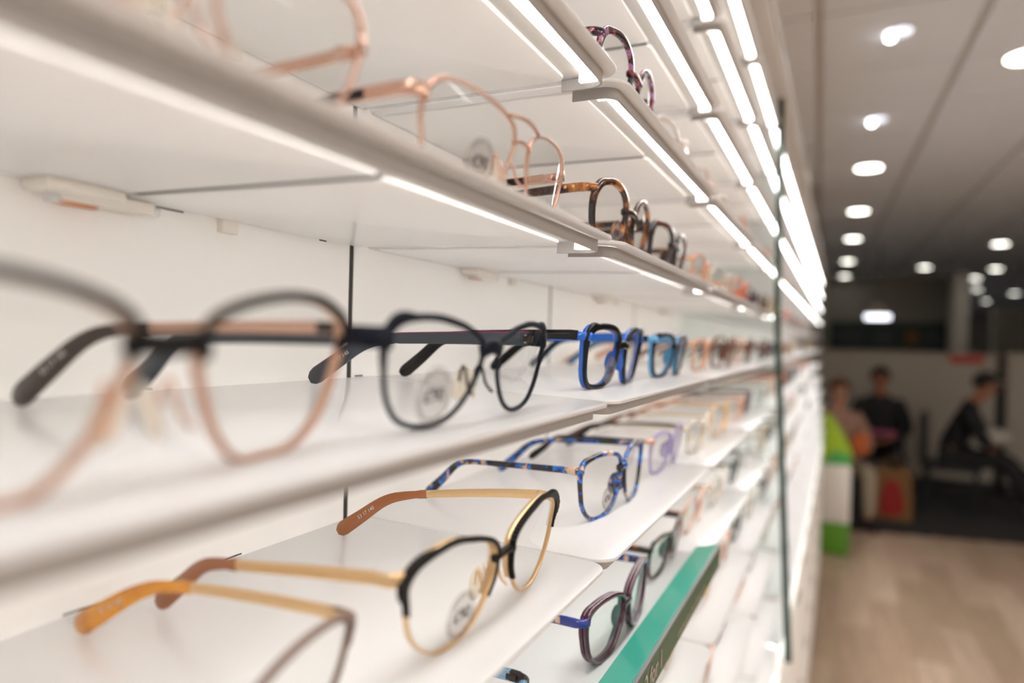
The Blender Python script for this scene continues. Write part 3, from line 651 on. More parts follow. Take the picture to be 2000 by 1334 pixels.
# tier B, nearest bay
glasses('nearest glasses, black and rose gold cat-eye frame, very out of focus at the left', .130, .0980, 'B', voff=.0028, outline='cat', rim='rose_soft', brow='black_metal', rw=.0012, rd=.0030, topw=.0009, temple='rose_gold', tip='brown_dark',
        tips=[(-.130, -.045), (-.1300, .0400)], vh=.0345, th=.0040, vb=.0320, arch=-.0010, bt=.0052, endw=.001, tiph=.0080, prints=('52 17 140', (1,)), bridge='black_metal')
glasses('navy black metal glasses with magenta-edged temples and a round £90 price sticker', .1255, .2392, 'B', voff=.0027, outline='navy', rim='navy_metal', rw=.0014, rd=.0016, topw=.0008, temple='grey_temple', tip='grey_temple',
        tips=[(-.1307, -.0630), (-.1385, .0500)], vh=.0322, th=.0066, vb=.0285, arch=.0020, bt=.0060, endw=.0044, sticker=(-.0360, .0120, .0105), tiph=.0080, prints=('53 17 145', (1,)), inlay=None, tt=.0012)
glasses('thick black frame with bright royal blue inside and temples, second bay', .139, .4660, 'B', outline='square', style='acetate', rim='black_gloss', back='blue_gloss', rw=.0022, rd=.0022, topw=.0014, endw=.0058,
        temple='blue_gloss', tip='black_gloss', outer='black_gloss', vh=.0350, th=.0062, tt=.0022, vb=.030, arch=.001, bt=.0060, pads=False, sticker=(-.022, .0125, .0095), tiph=.0072, edge='blue_gloss', tips=[(-.128, -.086), (-.128, .045)])
glasses('black and pale sky blue frame, just behind the royal blue pair', .140, .6440, 'B', outline='soft', style='acetate', rim='black_gloss', back='sky_blue', rw=.0019, rd=.0022, topw=.0010, endw=.0048,
        temple='sky_blue', tip='steel_blue', outer='black_gloss', vh=.0335, th=.0055, tt=.0020, vb=.029, arch=.001, bt=.0050, pads=False, edge='sky_blue', tips=[(-.128, -.05), (-.128, .05)], scale=1.03)
# tier A
glasses('blurred rose gold metal glasses at the top left above the long shelf edge', .130, .1010, 'A', outline='aviator', rim='rose_gold', rw=.0009, rd=.0018, temple='rose_gold', tip='brown_dark', vh=.0335, th=.0042, vb=.030, arch=.003, bt=.0018, scale=.97,
        tips=[(-.14, -.055), (-.14, .060)], lens='lens')
glasses('rose gold double-bridge aviator glasses with a price sticker', .125, .2630, 'A', voff=-.0038, bw=.0085, kp=.16, outline='pilot', rim='rose_gold', rw=.0008, rd=.0018, temple='rose_gold', tip='brown_dark', vh=.0285, th=.0050, vb=.0265, arch=.0015, bt=.0014,
        sticker=(-.030, .0120, .0095), inlay=('black_gloss', .10, .46), tips=[(-.14, -.062), (-.14, .060)])
glasses('warm brown tortoiseshell glasses with two rivets, nearer pair on the second bay', .135, .4610, 'A', outline='round', style='acetate', rim='tortoise', rw=.0026, rd=.0040, topw=.0012, endw=.0035, temple='tortoise', tip='tortoise', vh=.0345,
        th=.0055, tt=.0022, vb=.030, arch=.001, bt=.0050, pads=False, sticker=(-.024, .0150, .0085), scale=1.08, tips=[(-.128, -.05), (-.128, .05)])
glasses('dark tortoiseshell glasses, farther pair on the second bay of the aviator tier', .136, .6050, 'A', outline='square', style='acetate', rim='tortoise_dark', rw=.0026, rd=.0040, topw=.0012, endw=.003, temple='tortoise', tip='tortoise', vh=.0335,
        th=.0052, tt=.0022, vb=.029, arch=.001, bt=.0050, pads=False, tips=[(-.128, -.05), (-.128, .05)])
# tier D
glasses('black and pink tortoiseshell glasses peeking over the lit shelf end', .129, .4450, 'D', outline='round', style='acetate', rim='tortoise_pink', rw=.0024, rd=.0035, topw=.001, endw=.0035, temple='black_gloss', tip='black_gloss', vh=.0345,
        th=.0055, tt=.002, vb=.029, arch=.001, bt=.0048, pads=False, scale=1.04)
glasses('clear frame glasses behind the pink tortoiseshell pair', .133, .6050, 'D', outline='soft', style='acetate', rim='clear_frame', rw=.0020, rd=.003, topw=.001, temple='clear_frame', tip='champagne', th=.005, tt=.0018, pads=False, vh=.033)
# tier C
glasses('bronze wire glasses with an amber tortoiseshell temple tip, cut off at the bottom', .136, .1205, 'C', outline='brow', rim='taupe_metal', brow='mauve_brown', rw=.0009, rd=.0022, topw=.0004, temple='gold', tip='amber',
        tips=[(-.130, -.05), (-.1290, .0440)], scale=.86, drop=.003, vh=.0320, th=.0045, vb=.027, arch=.002, bt=.003, tiph=.0082, prints=('51 16 135', (1,)))
glasses('gold half-rim glasses with ribbed black brow and a price sticker', .1296, .2642, 'C', voff=.0022, bw=.0054, kp=.10, outline='halfbrow', style='half', rim='gold', brow='black_metal', temple='gold', tip='caramel', vh=.0370, th=.0048, vb=.0290, arch=.0012, bt=.0034, edge='gold',
        sticker=(-.0320, .0120, .0100), drop=.0085, tips=[(-.1290, -.0700), (-.1340, .0510)], tiph=.0076, prints=('53 17 140', (1,)), tt=.0011, rd=.003)
glasses('blue, black and peach mottled glasses with slim patterned temples', .1406, .4785, 'C', voff=.0018, bw=.0075, kp=.03, outline='mottle', style='acetate', rim='blue_mottle', rw=.0018, rd=.0030, topw=.0010, endw=.0028, temple='blue_mottle', tip='blue_mottle', vh=.0365,
        th=.0042, tt=.0018, vb=.0310, arch=.001, bt=.0050, pads=False, sticker=(-.026, .0120, .0085), tips=[(-.130, -.060), (-.130, .048)], phi=math.radians(-2.6))
glasses('translucent lavender glasses with dark temple, farther on the second bay', .143, .6540, 'C', outline='soft', style='acetate', rim='lavender_clear', rw=.0018, rd=.0028, topw=.0008, temple='black_metal', tip='black_metal', vh=.0330, th=.0032, tt=.0014,
        vb=.028, arch=.001, bt=.004, pads=False, edge='rose_gold', tips=[(-.128, -.05), (-.128, .05)])
# tier E
glasses('glasses with marbled pale blue temple and grey hinge at the bottom edge', .137, .2560, 'E', outline='soft', style='acetate', rim='steel_blue', rw=.0016, rd=.003, temple='blue_marble', tip='blue_marble', vh=.0325, th=.0062, tt=.002, pads=False, edge='gunmetal')
glasses('purple-red glasses with blue marbled corners and gold triangle on the temple', .1311, .4654, 'E', voff=.0015, kp=.03, outline='violet', style='acetate', rim='purple', rw=.0020, rd=.0032, topw=.0008, endw=.0030, temple='royal', tip='royal', vh=.0345, th=.0058, tt=.0018,
        vb=.0275, arch=.001, bt=.0050, pads=False, edge='royal', back='purple', lens='lens_green', inlay=('gold', .06, .12), phi=math.radians(-1.5))
glasses('dark red-brown tortoiseshell glasses with gold temple band by the green sign end', .137, .6350, 'E', outline='soft', style='acetate', rim='tortoise_dark', rw=.0020, rd=.0032, topw=.0008, endw=.0025, temple='tortoise_dark', tip='tortoise_dark', vh=.0325,
        th=.0055, tt=.0018, pads=False, lens='lens_green', inlay=('gold', .10, .17), bt=.005)
# farther bays: two pairs on each shelf
STY = {
 'rose wire': dict(outline='round', rim='rose_gold', temple='rose_gold', tip='brown_frame', th=.003, rw=.0009),
 'peach metal': dict(outline='soft', rim='peach', temple='rose_gold', tip='peach', th=.0035, rw=.0011),
 'champagne': dict(outline='brow', rim='champagne', temple='champagne', tip='mauve_brown', th=.003, rw=.0009),
 'gold wire': dict(outline='aviator', rim='gold', temple='gold', tip='caramel', th=.003, rw=.0009, vb=.033, bt=.0015),
 'brown': dict(outline='square', style='acetate', rim='brown_frame', temple='brown_frame', tip='brown_frame', th=.005, rw=.0020, rd=.003, pads=False, tt=.002),
 'coral': dict(outline='round', style='acetate', rim='coral', temple='coral', tip='brown_frame', th=.004, rw=.0018, rd=.003, pads=False, tt=.002),
 'clear': dict(outline='round', style='acetate', rim='clear_frame', temple='clear_frame', tip='clear_frame', th=.0045, rw=.0018, rd=.003, pads=False, tt=.002),
 'slate': dict(outline='soft', style='acetate', rim='slate_green', temple='slate_green', tip='slate_green', th=.0045, rw=.0018, rd=.003, pads=False, tt=.002),
 'dark plum': dict(outline='soft', style='acetate', rim='purple', temple='mauve_brown', tip='purple', th=.0045, rw=.0018, rd=.003, pads=False, tt=.002),
 'silver': dict(outline='soft', rim='silver', temple='silver', tip='slate_green', th=.003, rw=.0010),
 'tortoise': dict(outline='square', style='acetate', rim='tortoise', temple='tortoise', tip='tortoise', th=.005, rw=.0020, rd=.003, pads=False, tt=.002),
}
PLAN = {'header3': [(2, 'clear', 'silver'), (3, 'champagne', 'clear')], 'up3': [(1, 'clear', 'champagne'), (2, 'clear', 'rose wire'), (3, 'champagne', 'clear')], 'up2': [(1, 'dark plum', 'clear'), (2, 'rose wire', 'clear'), (3, 'coral', 'silver')],
        'D': [(2, 'rose wire', 'champagne'), (3, 'coral', 'peach metal')], 'A': [(2, 'peach metal', 'champagne'), (3, 'coral', 'dark plum')], 'B': [(2, 'peach metal', 'brown'), (3, 'rose wire', 'brown')],
        'C': [(2, 'champagne', 'gold wire'), (3, 'peach metal', 'dark plum')], 'E': [(2, 'rose wire', 'champagne'), (3, 'slate', 'silver')], 'F': [(1, 'clear', 'champagne'), (2, 'gold wire', 'rose wire'), (3, 'slate', 'champagne')],
        'G': [(2, 'rose wire', 'brown'), (3, 'peach metal', 'silver')], 'H': [(2, 'champagne', 'clear'), (3, 'rose wire', 'slate')], 'I': [(3, 'champagne', 'rose wire')]}
random.seed(3)
for lv, rows in PLAN.items():
    for k, s1, s2 in rows:
        for q, s in enumerate((s1, s2)):
            sh = DEP.get(lv, D) - D
            glasses('%s glasses, %s pair in the %s, %s' % (s, ('nearer', 'farther')[q], BAYN[k], WHERE[lv]), .138 - sh + random.uniform(-.003, .003), YP - W + k * W + ((.106, .254) if k == 2 else (.094, .246))[q] + random.uniform(-.003, .003), lv,
                    phi=math.radians(random.uniform(-4, 4)), hi=False, group='spectacles on the display shelves', **STY[s])
keys = list(STY)
cnt = 0
for k in range(4, 12):
    for i, lv in enumerate(ORDER):
        if k > 7 and (i + k) % 2: continue
        for q in (0, 1):
            if k > 6 and q: continue
            s = keys[(i * 5 + k * 3 + q * 4) % len(keys)]
            glasses('%s glasses beyond the divider, %s, %s bay, %s' % (s, WHERE[lv], ORD[k - 4], ('nearer', 'farther')[q]), .136 - FDEP[i], YP - W + k * W + .018 + (.088, .245)[q], z=LV[lv], hi=False, group='spectacles on the far display unit', **STY[s]); cnt += 1
# magenta upper edges for the navy pair, rivets of the tortoiseshell pair
for o in list(bpy.data.objects):
    if o.parent and 'magenta-edged' in (o.parent.get('label') or '') and o.name.split('.')[0] in ('temple', 'temple_tip'):
        vs = [v.co for v in o.data.vertices]; n = len(vs) // 8
        pth = [(vs[i * 8 + 4] + vs[i * 8 + 5]) / 2 + Vector((0, 0, .0001)) for i in range(n)]
        ob('magenta_edge', sweep3('magenta_edge', 'magenta', pth, .0005, .0011), o, label='thin magenta upper edge')
for o in list(bpy.data.objects):
    if o.parent and 'two rivets' in (o.parent.get('label') or '') and o.name.split('.')[0] == 'temple':
        vs = [v.co for v in o.data.vertices]; s = 1 if vs[0].y > 0 else -1
        for i in (1, 3):
            c = sum((vs[i * 8 + k] for k in range(8)), Vector()) / 8
            ob('rivet', ellipsoid('rivet', 'gold', (c.x, c.y + s * .0011, c.z + .0006), (.0011, .0004, .0011), 10, 6), o)

# ------------------------------------------------------------------ ceiling lights
ring = None
def ringmesh(name, m, r0, r1, z0, z1, n=28):
    V, F = [], []
    for i in range(n):
        a = 2 * math.pi * i / n; c, s = math.cos(a), math.sin(a)
        V += [(r0 * c, r0 * s, z0), (r1 * c, r1 * s, z0), (r1 * c, r1 * s, z1), (r0 * c, r0 * s, z1)]
    for i in range(n):
        for k in range(4): F.append((4 * i + k, 4 * i + (k + 1) % 4, 4 * ((i + 1) % n) + (k + 1) % 4, 4 * ((i + 1) % n) + k))
    return mesh(name, V, F, m, 40)
rg = ringmesh('ring', 'downlight_ring', .082, .098, -.006, .0); df = cylmesh('diffuser', 'downlight', (0, 0, -.004), .082, .003, 28)
row = [(.145, 5.335), (.117, 7.022), (.097, 8.811), (.064, 11.134), (.035, 13.488)]
right = [(.685, 3.53), (1.661, 9.676), (2.124, 12.658), (1.14, 12.226), (2.096, 14.233), (2.523, 16.91), (3.393, 18.196), (3.333, 21.037), (5.214, 26.5)]
for i, (x, y) in enumerate(row):
    t = thing('downlight', 'round recessed ceiling downlight, %s from the camera in the left row above the shelves' % ORD[i], 'ceiling light', (x, y, 2.699), 0, 'recessed downlights'); ob('ring', rg, t); ob('diffuser', df, t)
RL = ['at the right edge near the camera', 'alone at the right, above the seated dark-haired person', 'just above the white pillar at the right', 'alone in mid ceiling between the two rows', 'beside the bluish glow at the pillar top',
      'small and low beside the pillar', 'small and far at the right edge', 'far back and low at the right', 'farthest and faintest at the right edge']
for i, (x, y) in enumerate(right):
    t = thing('downlight', 'round recessed ceiling downlight, ' + RL[i], 'ceiling light', (x, y, 2.699), 0, 'recessed downlights'); ob('ring', rg, t); ob('diffuser', df, t)
V, F = [], []
for i, (x, y) in enumerate(((.175, 3.075), (.150, 4.22))):
    t = thing('spotlight', 'cool white twin-lobed recessed spotlight, %s in the ceiling' % ('nearest the camera' if not i else 'second from the camera'), 'ceiling light', (x, y, 2.699), 0, 'cool white spotlights')
    ob('ring', ringmesh('ring', 'downlight_ring', .050, .060, -.004, 0), t)
    ob('bulb', ellipsoid('bulb', 'spot_bulb', (-.028, .012, -.016), (.017, .017, .012), 14, 8), t, label='bright cool white bulb')
    ob('reflector', ellipsoid('reflector', 'spot_glow', (.016, -.012, -.004), (.032, .032, .006), 18, 8), t, label='reflector with pale violet glow of the bulb')
plm = boxmesh('diffuser', 'fill_panel_light', (-.28, .28, -.58, .58, -.004, 0)); plf = boxmesh('frame', 'downlight_ring', (-.30, .30, -.60, -.58, -.008, 0), (-.30, .30, .58, .60, -.008, 0), (-.30, -.28, -.58, .58, -.008, 0), (.28, .30, -.58, .58, -.008, 0))
for i, (x, y) in enumerate(((2.6, -1.2), (2.6, .8), (4.2, -1.2), (4.2, .8), (5.6, 0), (2.8, 3.0), (4.4, 3.4))):  # unseen panels added as fill light for the aisle and shelf fronts
    t = thing('fill_light_panel', 'unseen flat light panel added in the ceiling to light the aisle, number %s' % ORD[i], 'ceiling light', (x, y, 2.699), 0, 'added fill light panels'); ob('diffuser', plm, t); ob('frame', plf, t)
t = thing('pendant_lamp', 'white glowing pendant lamp with beige shade hanging before the dark wall', 'lamp', (.39, 9.2, CH + .36))
ob('lamp_shade', cylmesh('lamp_shade', 'pendant_shade', (0, 0, .02), .14, .13, 24, r2=.05), t)
ob('diffuser', cylmesh('diffuser', 'pendant_light', (0, 0, -.03), .135, .05, 24), t, label='glowing white lower disc')
ob('cord', cylmesh('cord', 'black_cloth', (0, 0, .15), .004, .74, 8), t)

# ------------------------------------------------------------------ background furniture
def boxes(name, m, *b, **k): return ob(name, boxmesh(name, m, *b), **k)
t = thing('waiting_counter', 'pale half-height partition behind the seated people', 'partition', (0, 8.3, 0))
boxes('panel', 'counter_white', (-.28, 1.42, 0, .10, .10, 1.37), parent=t); boxes('cap', 'counter_white', (-.29, 1.44, -.01, .12, 1.37, 1.40), parent=t); boxes('plinth', 'counter_dark', (-.28, 1.42, .01, .09, 0, .10), parent=t)
t = thing('red_sign', 'small red sign on the upper right of the pale partition', 'sign', (1.17, 8.285, 1.345)); boxes('sign_board', 'red_sign', (-.15, .15, -.006, .006, -.045, .045), parent=t)
t = thing('wall_banner', 'long dark green banner with faint pictures on the far wall', 'banner', (.72, 13.97, 1.40))
boxes('banner_panel', 'banner_dark', (-.90, .98, -.02, .02, .0, .50), parent=t)
for i, (a, b, m) in enumerate(((-.85, -.35, 'banner_grey'), (-.2, .15, 'banner_grey'), (.3, .52, 'kraft'), (.62, .95, 'banner_grey'))): boxes('picture', m, (a, b, -.024, -.02, .08, .36), parent=t)
t = thing('white_pillar', 'white pillar at the end of the dark far wall', 'pillar', (1.74, 13.2, 0)); ob('shaft', bevbox('shaft', 'pillar_white', -.10, .12, -.1, .6, 0, 2.70, .01), t); ob('base', bevbox('base', 'counter_dark', -.11, .13, -.11, .61, 0, .10, .005), t)
t = thing('wall_unit', 'pale lit wall unit to the right of the pillar in the distance', 'cabinet', (3.3, 17, 0)); boxes('body', 'counter_white', (-.45, .5, 0, .4, .9, 2.3), parent=t); boxes('base', 'counter_dark', (-.45, .5, 0, .4, 0, .9), parent=t)
t = thing('service_desk', 'dark desk front at the far right behind the partition end', 'desk', (2.0, 10.3, 0)); ob('desk_body', bevbox('desk_body', 'counter_dark', -.35, .9, 0, .6, 0, 1.02, .01), t); ob('desk_top', bevbox('desk_top', 'counter_white', -.38, .93, -.03, .63, 1.02, 1.06, .008), t)
t = thing('column_screen', 'grey upright screen panel beside the partition end', 'screen', (1.50, 8.2, 0)); ob('screen_panel', bevbox('screen_panel', 'counter_white', 0, .20, 0, .08, .12, 1.42, .006), t); ob('foot', bevbox('foot', 'counter_dark', -.02, .22, -.1, .18, 0, .12, .01), t)
# promotional stand
t = thing('promotional_stand', 'white floor stand with a lime and green top and green base by the shelves', 'stand', (.0, 5.28, 0))
ob('body', bevbox('body', 'wall_paint', -.10, .088, -.07, .07, .22, .62, .01), t); ob('base', bevbox('base', 'base_green', -.10, .088, -.08, .08, 0, .22, .01), t, label='green base')
V = [(-.10, -.05, .62), (.088, -.05, .62), (.088, -.05, .72), (.03, -.05, .84), (-.05, -.05, .96), (-.10, -.05, .98)]; n = 6; VV = V + [(a, .05, c) for a, b, c in V]
ob('header_card', mesh('header_card', VV, [tuple(range(n)), tuple(range(2 * n - 1, n - 1, -1))] + [(i, (i + 1) % n, n + (i + 1) % n, n + i) for i in range(n)], 'lime'), t, label='lime green slanting header')
V = [(-.10, -.054, .625), (.084, -.054, .625), (.084, -.054, .70), (-.02, -.054, .72)]; VV = V + [(a, -.051, c) for a, b, c in V]
ob('green_swoosh', mesh('green_swoosh', VV, [(0, 1, 2, 3), (7, 6, 5, 4), (0, 4, 5, 1), (1, 5, 6, 2), (2, 6, 7, 3), (3, 7, 4, 0)], 'leaf_green'), t)
# paper bag
t = thing('paper_bag', 'brown paper carrier bag with a red print standing on the carpet', 'bag', (.43, 6.58, 0))
V = [(-.145, -.07, 0), (.145, -.07, 0), (.145, .07, 0), (-.145, .07, 0), (-.13, -.055, .42), (.13, -.055, .42), (.13, .055, .42), (-.13, .055, .42)]
ob('bag_body', mesh('bag_body', V, [(0, 3, 2, 1), (0, 1, 5, 4), (1, 2, 6, 5), (2, 3, 7, 6), (3, 0, 4, 7)], 'kraft'), t)
pp = catmull([(-.09, -.072, .05), (.0, -.071, .03), (.08, -.071, .08), (.07, -.066, .22), (.03, -.062, .32), (-.05, -.062, .33), (-.09, -.067, .20)], 24)
V = [tuple(p + Vector((0, -.004, 0))) for p in pp] + [tuple(p + Vector((0, .002, 0))) for p in pp]
ob('red_print', mesh('red_print', V, [tuple(range(24)), tuple(range(47, 23, -1))] + [(i, (i + 1) % 24, 24 + (i + 1) % 24, 24 + i) for i in range(24)], 'red_print'), t, label='red printed patch')
for s in (-1, 1): ob('handle', sweep3('handle', 'kraft', catmull([(-.06, .05 * s, .41), (-.05, .045 * s, .50), (.05, .045 * s, .50), (.06, .05 * s, .41)], 12, False), .006, .006, up=Vector((0, 1, 0))), t)

# ------------------------------------------------------------------ people
def skin(name, m, joints, edges, parent, sub=2, label=None):
    me = bpy.data.meshes.new(name); names = list(joints); me.from_pydata([joints[k][0] for k in names], [(names.index(a), names.index(b)) for a, b in edges], [])
    me.materials.append(MATS[m]); o = ob(name, me, parent, label=label)
    s = o.modifiers.new('skin', 'SKIN'); s.use_smooth_shade = True; s.branch_smoothing = .3
    for i, k in enumerate(names):
        r = joints[k][1]; r = r if isinstance(r, tuple) else (r, r); me.skin_vertices[0].data[i].radius = r; me.skin_vertices[0].data[i].use_root = (i == 0)
    if sub: mo = o.modifiers.new('sub', 'SUBSURF'); mo.levels = sub; mo.render_levels = sub
    return o
def person(label, loc, rz, J, skin_m, top_m, leg_m, hair_m, hair_r=1.0, lapthing=None, standing=False):
    """local: person faces -Y; x right. J: joint dictionary of positions"""
    t = thing('person', label, 'person', loc, rz)
    V3 = lambda p: Vector(p)
    head = V3(J['head']); neck = V3(J['neck'])
    jt = {'pelvis': (J['pelvis'], (.13, .10)), 'belly': (J['belly'], (.125, .095)), 'chest': (J['chest'], (.145, .10)), 'neck': (J['neck'], .052), 'head0': (tuple(head - Vector((0, .0, .055))), (.060, .068)),
          'head': (J['head'], (.076, .092)), 'head2': (tuple(head + Vector((0, .005, .075))), (.058, .070))}
    ed = [('pelvis', 'belly'), ('belly', 'chest'), ('chest', 'neck'), ('neck', 'head0'), ('head0', 'head'), ('head', 'head2')]
    for s in 'LR':
        sg = 1 if s == 'L' else -1
        jt['sh' + s] = (J['sh' + s], .050); jt['el' + s] = (J['el' + s], .038); jt['wr' + s] = (J['wr' + s], .026)
        jt['hip' + s] = (J['hip' + s], .080); jt['kn' + s] = (J['kn' + s], .055); jt['an' + s] = (J['an' + s], .036)
        ed += [('chest', 'sh' + s), ('sh' + s, 'el' + s), ('el' + s, 'wr' + s), ('pelvis', 'hip' + s), ('hip' + s, 'kn' + s), ('kn' + s, 'an' + s)]
        d = (V3(J['wr' + s]) - V3(J['el' + s])).normalized(); side = d.cross(Vector((0, 0, 1))).normalized() if abs(d.z) < .95 else Vector((1, 0, 0))
        wr = V3(J['wr' + s]); pm_ = wr + d * .055; jt['palm' + s] = (tuple(pm_), (.030, .014)); ed.append(('wr' + s, 'palm' + s))
        for q in range(4):
            off = side * ((q - 1.5) * .017); ln = (.036, .042, .040, .031)[q]
            a = pm_ + d * .030 + off; b = a + d * ln * .6 + Vector((0, 0, -.008)); c = b + d * ln * .4 + Vector((0, 0, -.016))
            for nm, p_, r in (('a', a, .0085), ('b', b, .008), ('c', c, .0065)): jt['f%d%s%s' % (q, nm, s)] = (tuple(p_), r)
            ed += [('palm' + s, 'f%da%s' % (q, s)), ('f%da%s' % (q, s), 'f%db%s' % (q, s)), ('f%db%s' % (q, s), 'f%dc%s' % (q, s))]
        a = wr + d * .03 + side * (.030 * sg); b = a + d * .025 + side * (.010 * sg)
        jt['t1' + s] = (tuple(a), .010); jt['t2' + s] = (tuple(b), .008); ed += [('palm' + s, 't1' + s), ('t1' + s, 't2' + s)]
    body = skin('body', skin_m, jt, ed, t)
    fz = head + Vector((0, -.088, -.005))
    rot = Matrix.Rotation(J.get('turn', 0), 3, 'Z')
    def face(p): return tuple(head + rot @ Vector(p))
    nz = ellipsoid('nose', skin_m, face((0, -.092, -.018)), (.011, .016, .018), 10, 7); ob('nose', nz, body)
    for sg in (1, -1):
        ob('eye', ellipsoid('eye', 'hair_black', face((.028 * sg, -.080, .006)), (.011, .008, .007), 10, 6), body); ob('ear', ellipsoid('ear', skin_m, face((.077 * sg, .005, -.004)), (.008, .017, .028), 10, 7), body)
    ob('mouth', ellipsoid('mouth', 'red_print', face((0, -.080, -.050)), (.019, .006, .005), 10, 6), body)
    # hair cap
    V, F = [], []; n, k = 18, 8
    for i in range(k + 1):
        tt_ = (math.pi * .56) * i / k
        for j in range(n):
            a = 2 * math.pi * j / n; fr_ = max(0, -math.sin(a)); tq = tt_ * (1 - .36 * fr_)
            p = rot @ Vector((.084 * math.sin(tq) * math.cos(a), .100 * math.sin(tq) * math.sin(a) + .004, .106 * math.cos(tq) + .022)); V.append(tuple(head + p * hair_r))
    for i in range(k):
        for j in range(n): F.append((i * n + j, i * n + (j + 1) % n, (i + 1) * n + (j + 1) % n, (i + 1) * n + j))
    hm = mesh('hair', V, F, hair_m, 80); ho = ob('hair', hm, t); so = ho.modifiers.new('s', 'SOLIDIFY'); so.thickness = .012; so.offset = 1
    # jacket
    P = J
    jj = {'pelvis': (tuple(V3(P['pelvis']) + Vector((0, 0, .03))), (.165, .135)), 'belly': (P['belly'], (.160, .130)), 'chest': (P['chest'], (.180, .135)), 'collar': (tuple(neck - Vector((0, 0, .02))), (.080, .080))}
    je = [('pelvis', 'belly'), ('belly', 'chest'), ('chest', 'collar')]
    for s in 'LR':
        w_ = V3(P['wr' + s]); e_ = V3(P['el' + s]); jj['sh' + s] = (P['sh' + s], .076); jj['el' + s] = (P['el' + s], .058); jj['wr' + s] = (tuple(w_ + (e_ - w_).normalized() * .02), .044)
        je += [('chest', 'sh' + s), ('sh' + s, 'el' + s), ('el' + s, 'wr' + s)]
    skin('jacket', top_m, jj, je, t)
    tj = {'pelvis': (P['pelvis'], (.150, .120))}; te = []
    for s in 'LR':
        tj['hip' + s] = (P['hip' + s], .098); tj['kn' + s] = (P['kn' + s], .072); tj['an' + s] = (tuple(V3(P['an' + s]) + Vector((0, 0, .03))), .052)
        te += [('pelvis', 'hip' + s), ('hip' + s, 'kn' + s), ('kn' + s, 'an' + s)]
        a = V3(P['an' + s]); dirn = Matrix.Rotation(P.get('foot', 0), 3, 'Z') @ Vector((0, -1, 0))
        sj = {'heel': (tuple(a + Vector((0, 0, -.045)) - dirn * .03), (.036, .034)), 'mid': (tuple(a + Vector((0, 0, -.045)) + dirn * .08), (.040, .030)), 'toe': (tuple(a + Vector((0, 0, -.055)) + dirn * .18), (.034, .022))}
        skin('shoe', 'hair_black', sj, [('heel', 'mid'), ('mid', 'toe')], t, 2)
    skin('trousers', leg_m, tj, te, t)
    return t
def seated(reach=0, lean=0, head_fwd=0, turn=0, legs=0, foot=0):
    J = {'pelvis': (0, 0, .50), 'belly': (0, -.01 - lean * .3, .68), 'chest': (0, -.02 - lean * .7, .90), 'neck': (0, -.03 - lean, 1.06), 'head': (0, -.05 - lean - head_fwd, 1.185),
         'shL': (.175, -.02 - lean * .8, .96), 'shR': (-.175, -.02 - lean * .8, .96), 'elL': (.24, -.12 - lean, .70), 'elR': (-.24, -.12 - lean, .70), 'wrL': (.09, -.32 - reach, .64), 'wrR': (-.09, -.32 - reach, .64),
         'hipL': (.10, -.05, .50), 'hipR': (-.10, -.05, .50), 'knL': (.14, -.45, .52), 'knR': (-.14, -.45, .52), 'anL': (.13, -.48 - legs, .10), 'anR': (-.13, -.48 - legs * .6, .10), 'turn': turn, 'foot': foot}
    return J
def chair(name, label, loc, rz):
    t = thing(name, label, 'chair', loc, rz, 'waiting chairs')
    ob('seat', bevbox('seat', 'counter_dark', -.24, .24, -.24, .22, .37, .42, .015), t); ob('backrest', bevbox('backrest', 'counter_dark', -.24, .24, .19, .235, .43, .86, .012), t)
    for x in (-.20, .20):
        for y in (-.2, .18): ob('leg', cylmesh('leg', 'counter_dark', (x, y, 0), .014, .38, 12), t)
chair('waiting_chair', 'dark waiting chair holding the person facing the camera', (.35, 7.50, 0), 0)
chair('waiting_chair', 'dark waiting chair holding the person in profile', (.92, 7.25, 0), math.radians(80))
chair('waiting_chair', 'dark waiting chair behind the promotional stand', (.0, 6.38, 0), math.radians(8))
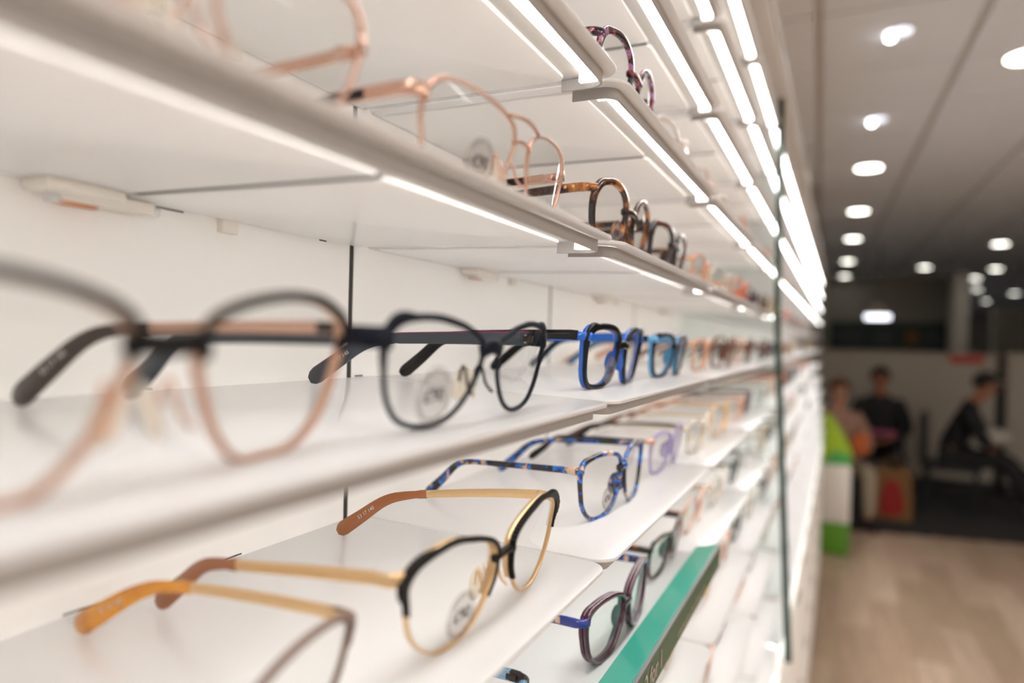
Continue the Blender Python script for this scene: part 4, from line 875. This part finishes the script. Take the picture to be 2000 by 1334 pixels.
person('seated person in a black jacket facing the camera with something pink on the lap', (.35, 7.45, 0), 0, seated(lean=.05), 'skin', 'black_cloth', 'black_cloth', 'hair_black').scale = (.96, .96, .96)
person('seated dark-haired person in dark clothes in profile, looking right with legs stretched out', (.90, 7.24, 0), math.radians(80), seated(lean=.16, head_fwd=.07, legs=.28), 'skin', 'black_cloth', 'black_cloth', 'hair_black').scale = (.95, .95, .95)
person('seated person in a peach top half hidden behind the shelves and the stand', (-.03, 6.35, 0), math.radians(20), seated(lean=.06), 'skin_light', 'beige_cloth', 'tan_cloth', 'hair_brown').scale = (.90, .90, .90)
JS = {'pelvis': (0, 0, .92), 'belly': (0, -.01, 1.08), 'chest': (0, -.01, 1.28), 'neck': (0, 0, 1.46), 'head': (0, -.02, 1.60), 'shL': (.18, 0, 1.38), 'shR': (-.18, 0, 1.38), 'elL': (.24, 0, 1.12), 'elR': (-.24, 0, 1.12), 'wrL': (.22, -.12, .90), 'wrR': (-.22, -.12, .90),
      'hipL': (.09, 0, .88), 'hipR': (-.09, 0, .88), 'knL': (.10, -.02, .49), 'knR': (-.10, -.02, .49), 'anL': (.10, 0, .10), 'anR': (-.10, 0, .10)}
person('standing person in black far away at the right edge', (3.25, 13.2, 0), 0, JS, 'skin', 'black_cloth', 'black_cloth', 'hair_black')
t = thing('pink_folder', 'pink folder lying on the lap of the person facing the camera', 'folder', (.35, 7.07, .66)); ob('cover', bevbox('cover', 'pink', -.12, .12, -.09, .09, -.01, .02, .004), t)
t = thing('white_bag', 'crumpled white bag held on the lap of the person in profile', 'bag', (1.22, 7.15, .69)); me = ellipsoid('bag_body', 'paper_white', (0, 0, 0), (.13, .10, .075), 18, 12)
for v in me.vertices: v.co *= 1 + .18 * noise.noise(v.co * 18)
ob('bag_body', me, t)
t = thing('orange_bag', 'small orange handbag on the lap of the half-hidden person', 'bag', (.16, 6.02, .66)); ob('bag_body', bevbox('bag_body', 'orange', -.06, .06, -.05, .05, -.06, .10, .02, 3), t)
